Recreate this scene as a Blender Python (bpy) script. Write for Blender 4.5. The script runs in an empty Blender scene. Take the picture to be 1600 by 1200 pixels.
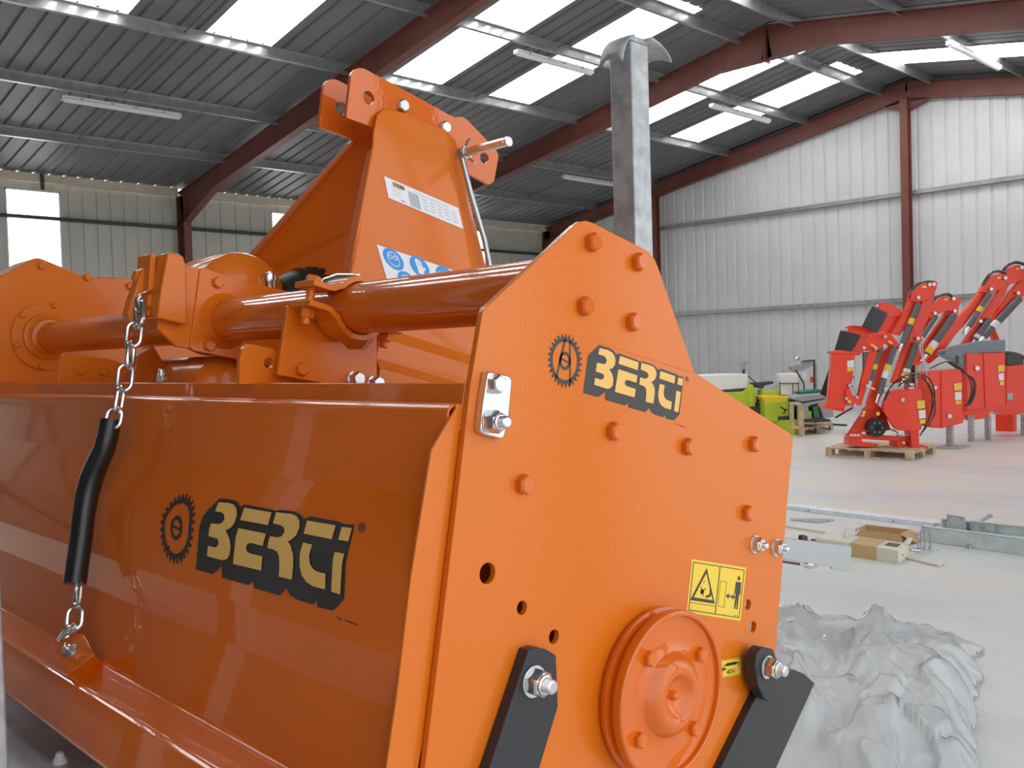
import bpy, math, random
from mathutils import Vector, Matrix, noise, geometry
random.seed(4)
S = bpy.context.scene
COL = S.collection
# ------------------------------------------------------------ camera
H = 1.66
FPX = 1496.67
_y, _t, _r = math.radians(46.229), math.radians(-1.76), math.radians(-1.699)
FW = Vector((-math.sin(_y)*math.cos(_t), math.cos(_y)*math.cos(_t), math.sin(_t)))
R0 = Vector((math.cos(_y), math.sin(_y), 0)); U0 = R0.cross(FW)
RT = R0*math.cos(_r)+U0*math.sin(_r); UP = -R0*math.sin(_r)+U0*math.cos(_r)
CAM = Vector((0, 0, H))
cd = bpy.data.cameras.new('camera'); cam = bpy.data.objects.new('camera', cd); COL.objects.link(cam)
cam.matrix_world = Matrix.Translation(CAM) @ Matrix((RT, UP, -FW)).transposed().to_4x4()
cd.sensor_fit = 'HORIZONTAL'; cd.sensor_width = 36; cd.lens = FPX/1600*36
cd.clip_start = .02; cd.clip_end = 300
cd.dof.use_dof = False
S.camera = cam
# ------------------------------------------------------------ world, exposure
w = bpy.data.worlds.new('sky'); S.world = w; w.use_nodes = True
w.node_tree.nodes['Background'].inputs[0].default_value = (.93, .97, 1.0, 1)
w.node_tree.nodes['Background'].inputs[1].default_value = 1.75
S.view_settings.view_transform = 'Standard'; S.view_settings.look = 'None'
S.view_settings.gamma = 1; S.view_settings.use_curve_mapping = False
S.view_settings.exposure = 0.27
SKYLIGHT = 9.0
WINDOW = 2.2
# ------------------------------------------------------------ rays: a photograph pixel meets a plane of the place
def ray(px, py): return FW+RT*((px-800)/FPX)-UP*((py-600)/FPX)
def on(px, py, i, v):
    d = ray(px, py); return CAM+d*((v-CAM[i])/d[i])
def atd(px, py, dep): return CAM+ray(px, py)*dep
# machine frame: origin on the near side plate, pitched forward
A_ = math.radians(14.5)
MO = on(735, 600, 0, -.83)
MX = Vector((1, 0, 0)); MY = Vector((0, math.cos(A_), -math.sin(A_))); MZ = Vector((0, math.sin(A_), math.cos(A_)))
MR = Matrix((MX, MY, MZ))
def W(l): return MO+MX*l[0]+MY*l[1]+MZ*l[2]
def ml(px, py, i, v):
    d = MR@ray(px, py); o = MR@(CAM-MO); return o+d*((v-o[i])/d[i])
def mx(px, py, x): return ml(px, py, 0, x)
def my(px, py, y): return ml(px, py, 1, y)

# ------------------------------------------------------------ materials
def mat(name, col,  rough=.5, metal=0., coat=0., bump=0., bscale=60., vary=0., vscale=3., spec=.5, emit=0., trans=0., vcol=None, coat_r=.05, coat_ior=1.5):
    m = bpy.data.materials.new(name); m.use_nodes = True
    nt = m.node_tree; b = nt.nodes['Principled BSDF']
    c = (*col, 1)
    b.inputs['Base Color'].default_value = c; b.inputs['Roughness'].default_value = rough
    b.inputs['Metallic'].default_value = metal; b.inputs['Coat Weight'].default_value = coat
    b.inputs['Coat Roughness'].default_value = coat_r; b.inputs['Coat IOR'].default_value = coat_ior
    b.inputs['Specular IOR Level'].default_value = spec
    if emit:
        b.inputs['Emission Color'].default_value = c; b.inputs['Emission Strength'].default_value = emit
    tc = nt.nodes.new('ShaderNodeTexCoord'); geo = nt.nodes.new('ShaderNodeNewGeometry')
    if bump:
        n = nt.nodes.new('ShaderNodeTexNoise'); n.inputs['Scale'].default_value = bscale; n.inputs['Detail'].default_value = 2
        nt.links.new(geo.outputs['Position'], n.inputs['Vector'])
        bp = nt.nodes.new('ShaderNodeBump'); bp.inputs['Strength'].default_value = bump; bp.inputs['Distance'].default_value = .002
        nt.links.new(n.outputs['Fac'], bp.inputs['Height']); nt.links.new(bp.outputs['Normal'], b.inputs['Normal'])
        if coat: nt.links.new(bp.outputs['Normal'], b.inputs['Coat Normal'])
    if vary:
        n2 = nt.nodes.new('ShaderNodeTexNoise'); n2.inputs['Scale'].default_value = vscale; n2.inputs['Detail'].default_value = 5
        nt.links.new(geo.outputs['Position'], n2.inputs['Vector'])
        rp = nt.nodes.new('ShaderNodeValToRGB'); rp.color_ramp.elements[0].position = .35; rp.color_ramp.elements[1].position = .65
        v2 = vcol or tuple(x*(1-vary) for x in col)
        rp.color_ramp.elements[0].color = (*v2, 1); rp.color_ramp.elements[1].color = c
        nt.links.new(n2.outputs['Fac'], rp.inputs[0]); nt.links.new(rp.outputs[0], b.inputs['Base Color'])
    return m
ORANGE = mat('orange_enamel', (.71, .162, .006), .42, spec=.25, coat=.45, bump=.10, bscale=230, coat_r=.09)
ORANGE_G = mat('orange_gloss_enamel', (.70, .135, .004), .4, spec=.15, coat=.7, bump=.04, bscale=90, coat_r=.03, coat_ior=1.6)
CHROME = mat('zinc_bright', (.70, .72, .74), .22, 1., bump=.05)
ZINC = mat('zinc_plain', (.46, .48, .50), .35, .9, bump=.1)
GALV = mat('galvanised', (.56, .58, .60), .45, .3, vary=.35, vscale=22, bump=.15, bscale=80)
GALV_D = mat('galvanised_purlin', (.46, .48, .49), .33, .6, vary=.2, vscale=6)
BLACK = mat('black_paint', (.022, .024, .028), .38, bump=.3, bscale=500)
BLACKED = mat('black_paint_flaked_edge', (.05, .02, .015), .6, bump=.8, bscale=700)
RUBBER = mat('black_rubber', (.018, .019, .02), .45)
HOSE = mat('clear_black_hose', (.014, .016, .015), .25)
RED = mat('red_enamel', (.92, .060, .022), .4, spec=.35, coat=.15)
DGREY = mat('cylinder_grey', (.12, .125, .13), .4)
OXIDE = mat('red_oxide_steel', (.20, .062, .045), .5, vary=.2, vscale=2)
CLAD = mat('grey_cladding', (.68, .69, .695), .42, vary=.08, vscale=1.2)
CLADL = mat('cream_grey_cladding', (.60, .58, .52), .5, vary=.08, vscale=1.2)
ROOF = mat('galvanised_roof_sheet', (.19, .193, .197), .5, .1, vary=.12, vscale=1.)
SKYL = mat('skylight_sheet', (1., 1., 1.), .6, emit=SKYLIGHT)
WIND = mat('translucent_wall_sheet', (.97, .98, 1.), .6, emit=WINDOW)
TUBE_W = mat('lamp_diffuser', (.80, .80, .78), .3)
WHITE = mat('white_plastic', (.84, .84, .82), .4)
CREAM = mat('cream_beam', (.72, .62, .48), .5, vary=.15)
LIME = mat('lime_green_enamel', (.50, .62, .03), .45)
YELL = mat('yellow_paint', (.92, .62, .04), .45)
DGREEN = mat('dark_green_enamel', (.015, .20, .09), .4)
MGREY = mat('machine_grey', (.36, .38, .39), .45)
DARK = mat('dark_steel', (.05, .05, .055), .5)
WOOD = mat('pallet_wood', (.70, .54, .34), .75, vary=.35, vscale=9)
CARD = mat('cardboard', (.62, .40, .20), .8)
TAPE = mat('brown_tape', (.62, .43, .19), .35)
PALE = mat('cream_primer', (.76, .73, .60), .5)
STICK_W = mat('sticker_white', (.82, .84, .88), .35)
STICK_Y = mat('sticker_yellow', (.88, .60, .05), .35)
GOLD = mat('logo_gold', (.86, .50, .13), .4)
LBLACK = mat('logo_black', (.035, .033, .03), .35)
BLUE = mat('sticker_blue', (.03, .30, .80), .35)
GREYP = mat('print_grey', (.45, .47, .50), .4)
CONC = mat('polished_concrete', (.70, .70, .70), .38)
def floor_nodes():
    nt = CONC.node_tree; b = nt.nodes['Principled BSDF']; g = nt.nodes.new('ShaderNodeNewGeometry')
    mp = nt.nodes.new('ShaderNodeMapping'); mp.inputs['Rotation'].default_value = (0, 0, .5); mp.inputs['Scale'].default_value = (.35, .9, 1)
    n = nt.nodes.new('ShaderNodeTexNoise'); n.inputs['Scale'].default_value = 1.; n.inputs['Detail'].default_value = 7; n.inputs['Roughness'].default_value = .6
    rp = nt.nodes.new('ShaderNodeValToRGB'); e = rp.color_ramp.elements
    e[0].position = .38; e[0].color = (.67, .69, .70, 1); e[1].position = .60; e[1].color = (.80, .76, .68, 1)
    x = e.new(.50); x.color = (.76, .75, .73, 1)
    nt.links.new(g.outputs['Position'], mp.inputs[0]); nt.links.new(mp.outputs[0], n.inputs['Vector'])
    nt.links.new(n.outputs['Fac'], rp.inputs[0]); nt.links.new(rp.outputs[0], b.inputs['Base Color'])
floor_nodes()
def film_mat():
    m = bpy.data.materials.new('clear_plastic_film'); m.use_nodes = True; nt = m.node_tree; nt.nodes.clear()
    o = nt.nodes.new('ShaderNodeOutputMaterial'); t = nt.nodes.new('ShaderNodeBsdfTransparent'); t.inputs[0].default_value = (.97, .98, .99, 1)
    d = nt.nodes.new('ShaderNodeBsdfDiffuse'); d.inputs[0].default_value = (.95, .96, .97, 1)
    tl = nt.nodes.new('ShaderNodeBsdfTranslucent'); tl.inputs[0].default_value = (.97, .98, .99, 1)
    g = nt.nodes.new('ShaderNodeBsdfGlossy'); g.inputs['Roughness'].default_value = .24
    a = nt.nodes.new('ShaderNodeMixShader'); a.inputs[0].default_value = .25; nt.links.new(d.outputs[0], a.inputs[1]); nt.links.new(tl.outputs[0], a.inputs[2])
    b = nt.nodes.new('ShaderNodeMixShader'); b.inputs[0].default_value = .45; nt.links.new(t.outputs[0], b.inputs[1]); nt.links.new(a.outputs[0], b.inputs[2])
    f = nt.nodes.new('ShaderNodeFresnel'); f.inputs[0].default_value = 1.3
    c = nt.nodes.new('ShaderNodeMixShader'); nt.links.new(f.outputs[0], c.inputs[0]); nt.links.new(b.outputs[0], c.inputs[1]); nt.links.new(g.outputs[0], c.inputs[2])
    nt.links.new(c.outputs[0], o.inputs[0]); return m
FILM = film_mat()

# ------------------------------------------------------------ mesh helpers
V = Vector
class G:
    def __init__(s): s.v = []; s.f = []; s.m = []
    def add(s, vs, fs, mi=0):
        k = len(s.v); s.v += [Vector(p) for p in vs]; s.f += [tuple(i+k for i in q) for q in fs]; s.m += [mi]*len(fs); return s
    def box(s, a, b, mi=0, T=None):
        vs = [Vector((x, y, z)) for x in (a[0], b[0]) for y in (a[1], b[1]) for z in (a[2], b[2])]
        if T: vs = [T(p) for p in vs]
        return s.add(vs, [(0, 1, 3, 2), (4, 6, 7, 5), (0, 4, 5, 1), (2, 3, 7, 6), (0, 2, 6, 4), (1, 5, 7, 3)], mi)
    def prism(s, pts, ext, holes=(), mi=0):
        pts = [Vector(p) for p in pts]; ext = Vector(ext)
        if holes:
            hs = [[Vector(p) for p in h] for h in holes]; allp = pts+[p for h in hs for p in h]
            tr = geometry.tessellate_polygon([pts]+hs); n = len(allp); nn = ext.normalized()
            vs = allp+[p+ext for p in allp]; fs = []
            for t in tr:
                fs.append(tuple(t)); fs.append(tuple(i+n for i in reversed(t)))
            k = 0
            for lp in [pts]+hs:
                L = len(lp)
                for i in range(L): a, b = k+i, k+(i+1) % L; fs.append((a, b, b+n, a+n))
                k += L
            return s.add(vs, fs, mi)
        n = len(pts); vs = pts+[p+ext for p in pts]
        fs = [tuple(range(n)), tuple(range(2*n-1, n-1, -1))]+[(i, i+n, (i+1) % n+n, (i+1) % n) for i in range(n)]
        return s.add(vs, fs, mi)
    def cyl(s, p0, p1, r0, r1=None, n=16, mi=0, ph=0.):
        p0 = Vector(p0); p1 = Vector(p1); r1 = r0 if r1 is None else r1
        d = (p1-p0).normalized(); a = d.orthogonal().normalized(); b = d.cross(a)
        vs = []
        for p, r in ((p0, r0), (p1, r1)):
            for i in range(n):
                t = 2*math.pi*i/n+ph; vs.append(p+(a*math.cos(t)+b*math.sin(t))*r)
        fs = [(i, (i+1) % n, (i+1) % n+n, i+n) for i in range(n)]+[tuple(range(n-1, -1, -1)), tuple(range(n, 2*n))]
        return s.add(vs, fs, mi)
    def lathe(s, o, ax, prof, n=48, mi=0):
        o = Vector(o); ax = Vector(ax).normalized(); a = ax.orthogonal().normalized(); b = ax.cross(a); vs = []; fs = []
        for (r, h) in prof:
            for i in range(n):
                t = 2*math.pi*i/n; vs.append(o+ax*h+(a*math.cos(t)+b*math.sin(t))*r)
        m = len(prof)
        for j in range(m-1):
            for i in range(n): k = (i+1) % n; fs.append((j*n+i, j*n+k, (j+1)*n+k, (j+1)*n+i))
        fs.append(tuple(range(n-1, -1, -1))); fs.append(tuple((m-1)*n+i for i in range(n)))
        return s.add(vs, fs, mi)
    def tube(s, path, r, n=8, mi=0, closed=False):
        P = [Vector(p) for p in path]; m = len(P); vs = []; fs = []; pa = None
        for j, p in enumerate(P):
            if closed: d = P[(j+1) % m]-P[j-1]
            else: d = P[min(j+1, m-1)]-P[max(j-1, 0)]
            d.normalize()
            a = d.orthogonal().normalized() if pa is None else (pa-d*pa.dot(d)).normalized()
            pa = a; b = d.cross(a); rr = r[j] if isinstance(r, (list, tuple)) else r
            for i in range(n):
                t = 2*math.pi*i/n; vs.append(p+(a*math.cos(t)+b*math.sin(t))*rr)
        for j in range(m if closed else m-1):
            q = (j+1) % m
            for i in range(n): k = (i+1) % n; fs.append((j*n+i, j*n+k, q*n+k, q*n+i))
        if not closed: fs += [tuple(range(n-1, -1, -1)), tuple((m-1)*n+i for i in range(n))]
        return s.add(vs, fs, mi)
    def strap(s, prof, wid, th_dir=None, th=.006, mi=0):
        # prof: list of 3D points, extruded by vector wid, thickness th normal to the path
        P = [Vector(p) for p in prof]; wd = Vector(wid); wn = wd.normalized(); m = len(P); o = []
        for j in range(m):
            d = (P[min(j+1, m-1)]-P[max(j-1, 0)]).normalized(); o.append(d.cross(wn)*th)
        ring = [P[j] for j in range(m)]+[P[j]+o[j] for j in range(m-1, -1, -1)]
        n = len(ring); vs = ring+[p+wd for p in ring]; fs = []
        for j in range(m-1):
            fs.append((j, j+1, n-2-j, n-1-j)); fs.append((j+n, n-1-j+n, n-2-j+n, j+1+n))
        fs += [(i, i+n, (i+1) % n+n, (i+1) % n) for i in range(n)]
        return s.add(vs, fs, mi)
    def obj(s, name, mats, parent=None, bevel=0., smooth=40, fix=True, **tags):
        if not isinstance(mats, (list, tuple)): mats = [mats]
        lo = Vector([min(p[i] for p in s.v) for i in range(3)]); hi = Vector([max(p[i] for p in s.v) for i in range(3)])
        c = (lo+hi)/2
        if parent is None: c.z = lo.z
        me = bpy.data.meshes.new(name); me.from_pydata([p-c for p in s.v], [], s.f)
        for q in mats: me.materials.append(q)
        if len(mats) > 1:
            for p, i in zip(me.polygons, s.m): p.material_index = i
        if fix:
            import bmesh
            bm = bmesh.new(); bm.from_mesh(me); bmesh.ops.recalc_face_normals(bm, faces=bm.faces); bm.to_mesh(me); bm.free()
        if smooth:
            me.polygons.foreach_set('use_smooth', [True]*len(me.polygons)); me.set_sharp_from_angle(angle=math.radians(smooth))
        o = bpy.data.objects.new(name, me); COL.objects.link(o)
        o.location = c-(wl(parent) if parent else Vector()); o.parent = parent
        if bevel:
            b = o.modifiers.new('edge', 'BEVEL'); b.width = bevel; b.segments = 2; b.limit_method = 'ANGLE'; b.angle_limit = math.radians(35)
            b.harden_normals = False
        for k, v in tags.items(): o[k] = v
        return o
def wl(o):
    p = Vector()
    while o: p = p+o.location; o = o.parent
    return p
def thing(name, label, cat, loc, group=None):
    o = bpy.data.objects.new(name, None); o.empty_display_size = .1; COL.objects.link(o); o.location = loc
    o['label'] = label; o['category'] = cat
    if group: o['group'] = group
    return o
def copy_part(src, parent, loc, name=None, label=None):
    c = src.copy(); COL.objects.link(c); c.parent = parent; c.location = Vector(loc)-wl(parent)
    if label: c['label'] = label
    return c

# ============================================================ BUILDING
XL, YG, BAY, HE, WS, HA = -21.72, 22.54, 6.2, 5.69, 11.93, 2.08
XR = XL+2*WS; XRIDGE = XL+WS; YA = YG-2*BAY; Y0 = YG-5*BAY
def rz(x): return HE+HA*(1-abs(x-XRIDGE)/WS)
def structure(g, name, m, **k):
    return g.obj(name, m, None, kind='structure', **k)
g = G(); g.box((-60, -60, -.2), (60, 60, 0)); structure(g, 'floor', CONC)
SL = math.hypot(WS, HA); UD = Vector((WS/SL, 0, HA/SL))   # up-slope (left side)
TOP = .10                                                   # sheet above the purlin line
g = G(); g.prism([(XRIDGE-.25, Y0, rz(XRIDGE-.25)+TOP+.07), (XRIDGE, Y0, rz(XRIDGE)+TOP+.075), (XRIDGE+.25, Y0, rz(XRIDGE+.25)+TOP+.07), (XRIDGE+.25, Y0, rz(XRIDGE+.25)+TOP+.06), (XRIDGE, Y0, rz(XRIDGE)+TOP+.065), (XRIDGE-.25, Y0, rz(XRIDGE-.25)+TOP+.06)], (0, YG-Y0, 0))
CEIL = structure(g, 'ceiling', ROOF)
def corr_profile(w, n, flat=.24, h=.035, top=.03):
    # (across, out) pairs of a ribbed sheet w wide with n ribs
    p = []; u = w/n
    for i in range(n):
        x = i*u; a = (u-.075)
        p += [(x, 0), (x+a*.5, 0), (x+a*.5+.02, h), (x+a*.5+.055, h), (x+a*.5+.075, 0)]
    p.append((w, 0)); return p
def sheet(prof, org, across, out, run):
    g = G(); vs = []
    for (a, o) in prof:
        q = Vector(org)+Vector(across)*a+Vector(out)*o; vs += [q, q+Vector(run)]
    g.add(vs, [(2*i, 2*i+1, 2*i+3, 2*i+2) for i in range(len(prof)-1)]); return g
OUTL = Vector((-HA/SL, 0, WS/SL)); OUTR = Vector((HA/SL, 0, WS/SL))
cells = [(0, 1.0, 3, 0), (1.0, 1.18, 4, 1), (2.18, 1.27, 4, 0), (3.45, 1.18, 4, 1), (4.63, .785, 2, 0), (5.415, .785, 2, 0)]
protos = {}
def roof_piece(kind, side, y, w, n, s0, s1):
    key = (kind, side, round(w, 3), round(s0, 2))
    x = XL+s0*WS/SL if side < 0 else XR-s0*WS/SL
    org = Vector((x, y, rz(x)+TOP)); run = (UD if side < 0 else Vector((-UD.x, 0, UD.z)))*(s1-s0)
    if key not in protos:
        gg = sheet(corr_profile(w, n), org, (0, 1, 0), OUTL if side < 0 else OUTR, run)
        ob = gg.obj('skylight_sheet' if kind else 'roof_sheet', SKYL if kind else ROOF, CEIL, smooth=0, fix=False)
        protos[key] = (ob, org)
    else:
        o0, g0 = protos[key]; c = o0.copy(); COL.objects.link(c); c.location = o0.location+(org-g0)
for k in range(5):
    yb = Y0+k*BAY
    for (o, wd, n, sk) in cells:
        for side in (-1, 1):
            y = yb+o
            if sk and k:  # unseen rearmost bay stays opaque, to dim the hall behind the camera
                roof_piece(0, side, y, wd, n, 0, 7.2); roof_piece(1, side, y, wd, n, 7.2, 11.75); roof_piece(0, side, y, wd, n, 11.75, SL)
            else: roof_piece(0, side, y, wd, n, 0, SL)
# purlins (galvanised Z sections), both slopes
for side in (-1, 1):
    for s in (2.32, 4.59, 7.06, 9.395, 11.35):
        x = XL+s if side < 0 else XR-s; z = rz(x)
        out = OUTL if side < 0 else OUTR; up = UD if side < 0 else Vector((-UD.x, 0, UD.z))
        c = Vector((x, Y0, z+.0)); a = c+out*(TOP-.004)
        h = .17 if s < 11 else .2
        prof = [a+up*.06, a, a-out*h, a-out*h-up*.055, a-out*(h-.012)-up*.055]
        gg = G(); t = .004
        vs = [p for q in prof for p in (q, q+Vector((0, YG-Y0, 0)))]
        gg.add(vs, [(2*i, 2*i+1, 2*i+3, 2*i+2) for i in range(len(prof)-1)])
        o = gg.obj('purlin', GALV_D, CEIL, smooth=0, fix=False)
        sm = o.modifiers.new('sheet', 'SOLIDIFY'); sm.thickness = .004
# sag rods
for k in range(5):
    ym = Y0+(k+.5)*BAY
    for side in (-1, 1):
        gg = G(); x0 = XL+.1 if side < 0 else XR-.1; x1 = XRIDGE+.4*side
        gg.cyl((x0, ym, rz(x0)+.03), (x1, ym, rz(x1)+.03), .011, n=6); gg.obj('sag_rod', OXIDE, CEIL)
# portal frames
def ibeam(g, a, b, updir, hw, hf, tf=.014, tw=.01, h2=None):
    # I section from a to b (top line), web hanging down 'updir' by h (h2 at the end), flanges hf wide along Y
    a = Vector(a); b = Vector(b); h2 = hw if h2 is None else h2; u = Vector(updir); yv = Vector((0, 1, 0))
    d = b-a
    if abs(d.normalized().y) > .9: yv = Vector((1, 0, 0))
    def slab(p0, q0, p1, q1, wy):
        vs = [p0-yv*wy, p0+yv*wy, q0+yv*wy, q0-yv*wy, p1-yv*wy, p1+yv*wy, q1+yv*wy, q1-yv*wy]
        g.add(vs, [(0, 1, 2, 3), (4, 7, 6, 5), (0, 4, 5, 1), (1, 5, 6, 2), (2, 6, 7, 3), (3, 7, 4, 0)])
    slab(a, a-u*tf, b, b-u*tf, hf/2)
    slab(a-u*tf, a-u*(hw-tf), b-u*tf, b-u*(h2-tf), tw/2)
    slab(a-u*(hw-tf), a-u*hw, b-u*(h2-tf), b-u*h2, hf/2)
for k in range(6):
    y = Y0+k*BAY; yy = y if k < 5 else y-.12
    if k == 0: yy += .12
    for side in (-1, 1):
        ex = XL if side < 0 else XR; sg = -side
        e = Vector((ex+sg*.02, yy, rz(ex)-.02)); r = Vector((XRIDGE, yy, rz(XRIDGE)-.02))
        u = OUTL if side < 0 else OUTR
        q = e.lerp(r, .15); q2 = e.lerp(r, .9)
        gg = G()
        last = k in (0, 5)
        if last: ibeam(gg, e, r, u, .38, .18)
        else:
            ibeam(gg, e, q, u, .80, .18, h2=.44); ibeam(gg, q, q2, u, .44, .18); ibeam(gg, q2, r, u, .44, .18, h2=.66)
        gg.obj('rafter', OXIDE, CEIL, smooth=0)
        gg = G(); ibeam(gg, (ex+sg*.02, yy, 0), (ex+sg*.02, yy, rz(ex)-.1), (-sg, 0, 0), .36, .18)
        gg.obj('column', OXIDE, CEIL, smooth=0)
    if k not in (0, 5):
        gg = G(); gg.box((XRIDGE-.012, yy-.1, rz(XRIDGE)-.72), (XRIDGE+.012, yy+.1, rz(XRIDGE)-.02))
        for j in range(5):
            for sy in (-.05, .05): gg.cyl((XRIDGE-.04, yy+sy, rz(XRIDGE)-.62+j*.13), (XRIDGE+.04, yy+sy, rz(XRIDGE)-.62+j*.13), .014, n=6)
        gg.obj('apex_plate', OXIDE, CEIL, smooth=0)
# left wall
g = G(); g.box((XL-.06, Y0, 0), (XL+.02, YG, .12)); WL = structure(g, 'wall_left', CLADL)
WT = 5.45
def wall_piece(parent, key, org, across, out, w, n, z0, z1, m, name='cladding_sheet'):
    k2 = (parent.name, round(w, 3), round(z0, 2), round(z1, 2), name)
    org = Vector((*org[:2], z0))
    if k2 not in protos:
        o = sheet(corr_profile(w, n, h=.03), org, across, out, (0, 0, z1-z0)).obj(name, m, parent, smooth=0, fix=False); protos[k2] = (o, org)
    else:
        o0, g0 = protos[k2]; c = o0.copy(); COL.objects.link(c); c.location = o0.location+(org-g0)
wn = 0
for k in range(5):
    yb = Y0+k*BAY
    for (o, wd, n, win) in ((0, .8, 2, 0), (.8, .8, 2, 0), (1.6, .8, 2, 0), (2.4, 1.1, 3, 1), (3.5, .9, 3, 0), (4.4, .9, 3, 0), (5.3, .9, 3, 0)):
        y = yb+o
        if win:
            wall_piece(WL, 0, (XL, y), (0, 1, 0), (-1, 0, 0), wd, n, 0.05, 1.0, CLADL)
            if k >= 1:
                wn += 1
                gg = G()
                for a in (y, y+wd-.03): gg.box((XL-.03, a, 1.0), (XL+.02, a+.03, WT))
                gg.box((XL-.03, y, 1.0), (XL+.02, y+wd, 1.03)); gg.box((XL-.03, y, WT-.03), (XL+.02, y+wd, WT))
                wf = structure(gg, 'window_%d' % wn, WHITE)
                sheet(corr_profile(wd-.06, n, h=.02), (XL, y+.03, 1.03), (0, 1, 0), (-1, 0, 0), (0, 0, WT-1.06)).obj('pane', WIND, wf, smooth=0, fix=False)
            else: wall_piece(WL, 0, (XL, y), (0, 1, 0), (-1, 0, 0), wd, n, 1.0, WT+.2, CLADL)
            if k >= 1: wall_piece(WL, 0, (XL, y), (0, 1, 0), (-1, 0, 0), wd, n, WT, WT+.2, CLADL)
        else: wall_piece(WL, 0, (XL, y), (0, 1, 0), (-1, 0, 0), wd, n, 0.05, WT+.2, CLADL)
for z in (4.86, 2.9, 1.2):
    g = G(); g.box((XL+.01, Y0, z-.035), (XL+.14, YG, z+.035)); g.obj('girt', DARK, WL)
g = G()
for k in range(5): g.box((XL+.03, Y0+k*BAY+.12, 5.60), (XL+.16, Y0+(k+1)*BAY-.1, 5.775))
g.obj('eaves_beam', CREAM, WL)
for k in range(5):
    ym = Y0+(k+.5)*BAY; g = G(); g.box((XL+.17, ym-.04, 5.44), (XL+.185, ym+.04, 5.78)); g.obj('rod_cleat', DARK, WL)
# end (gable) wall: sheets follow the slope
g = G(); g.box((XL, YG-.02, 0), (XR, YG+.06, .12)); WE = structure(g, 'wall_end', CLAD)
nx = 36; dx = (XR-XL)/nx
for i in range(nx):
    x0 = XL+i*dx; gg = G(); pr = corr_profile(dx, 2, h=.03)
    vs = []
    for (a, o) in pr:
        q = Vector((x0+a, YG+.02+o, 0.05)); vs += [q, Vector((q.x, q.y, rz(q.x)+.08))]
    gg.add(vs, [(2*j, 2*j+1, 2*j+3, 2*j+2) for j in range(len(pr)-1)])
    gg.obj('cladding_sheet', CLAD, WE, smooth=0, fix=False)
for z in (5.173, 2.677):
    g = G(); g.box((XL+.1, YG-.10, z-.05), (XR-.1, YG-.096, z+.05)); g.box((XL+.1, YG-.10, z+.046), (XR-.1, YG+.015, z+.05)); g.box((XL+.1, YG-.10, z-.05), (XR-.1, YG+.015, z-.046))
    g.obj('girt', GALV_D, WE, smooth=0)
for x in (XL+4.59, XRIDGE, XR-4.59):
    g = G()
    zt = rz(x)-.42
    for (a, b) in (((x-.09, YG-.31, 0), (x+.09, YG-.296, zt)), ((x-.005, YG-.30, 0), (x+.005, YG-.12, zt)), ((x-.09, YG-.124, 0), (x+.09, YG-.11, zt))): g.box(a, b)
    g.box((x-.1, YG-.13, zt-.02), (x+.1, YG-.11, zt+.2))
    g.obj('gable_column', OXIDE, WE, smooth=0)
# small haunch at the gable apex column
g = G(); g.prism([(XRIDGE-.55, YG-.2, rz(XRIDGE-.55)-.42), (XRIDGE+.55, YG-.2, rz(XRIDGE-.55)-.42), (XRIDGE+.09, YG-.2, rz(XRIDGE)-.68), (XRIDGE-.09, YG-.2, rz(XRIDGE)-.68)], (0, .16, 0)); g.obj('apex_haunch', OXIDE, WE)
# right wall beside the photographer: two wide open doorways (out of frame, they let the daylight in)
g = G(); g.box((XR-.02, Y0, 0), (XR+.06, YG, .02)); WR = structure(g, 'wall_right', CLAD)
g = G()
for (a, b, z0, z1) in ((Y0, -4.0, 0, 5.6), (-4.0, 8.5, 4.9, 5.6), (8.5, 10.5, 0, 5.6), (10.5, 19.5, 4.9, 5.6), (19.5, YG, 0, 5.6)): g.box((XR, a, z0), (XR+.05, b, z1))
g.obj('cladding_sheet', CLAD, WR)
g = G(); g.box((XL, Y0-.06, 0), (XR, Y0+.02, .02)); WB = structure(g, 'wall_back', CLAD)
g = G(); g.box((XL, Y0-.05, 0), (XR, Y0, 5.6))
g.prism([(XL, Y0-.05, 5.6), (XR, Y0-.05, 5.6), (XRIDGE, Y0-.05, 7.8)], (0, .05, 0)); g.obj('cladding_sheet', mat('back_cladding_dimmed', (.34, .34, .34), .5), WB)  # out-of-view wall, shade put into its colour so the hood reflects a dim hall

for sd in (-1, 1):
    e_ = XL-.05 if sd < 0 else XR+.05; g = G(); g.prism([V((e_, YG-.03, rz(e_)+.02)), V((XRIDGE, YG-.03, rz(XRIDGE)+.02)), V((XRIDGE, YG-.03, rz(XRIDGE)+.17)), V((e_, YG-.03, rz(e_)+.17))], (0, .14, 0)); g.obj('verge_flashing', ROOF, WE, smooth=0)
# strip lights
def strip_light(x, y0, y1, label, rot=0):
    z = rz(x)-.10
    t = thing('strip_light', label, 'light', (x, (y0+y1)/2, z-.1), 'strip lights under the purlins')
    g = G(); g.box((x-.05, y0, z-.02), (x+.05, y1, z+.01)); g.box((x-.06, y0-.02, z-.075), (x+.06, y0+.015, z)); g.box((x-.06, y1-.015, z-.075), (x+.06, y1+.02, z)); g.obj('lamp_housing', WHITE, t, bevel=.004)
    g = G(); g.cyl((x, y0+.015, z-.055), (x, y1-.015, z-.055), .052, n=12); g.obj('diffuser', TUBE_W, t)
    for f in (.15, .4, .6, .85): g = G(); g.box((x-.065, y0+(y1-y0)*f-.02, z-.035), (x+.065, y0+(y1-y0)*f+.02, z-.01)); g.obj('clip', ZINC, t)
    for f in (.2, .8): g = G(); g.box((x-.01, y0+(y1-y0)*f-.01, z), (x+.01, y0+(y1-y0)*f+.01, z+.06)); g.obj('hanger', ZINC, t)
strip_light(XL+4.4, 6.05, 8.15, 'long strip light under the dark roof at the upper left')
strip_light(XL+9.2, 12.35, 14.4, 'strip light between bright skylights left of the galvanised post top')
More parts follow.
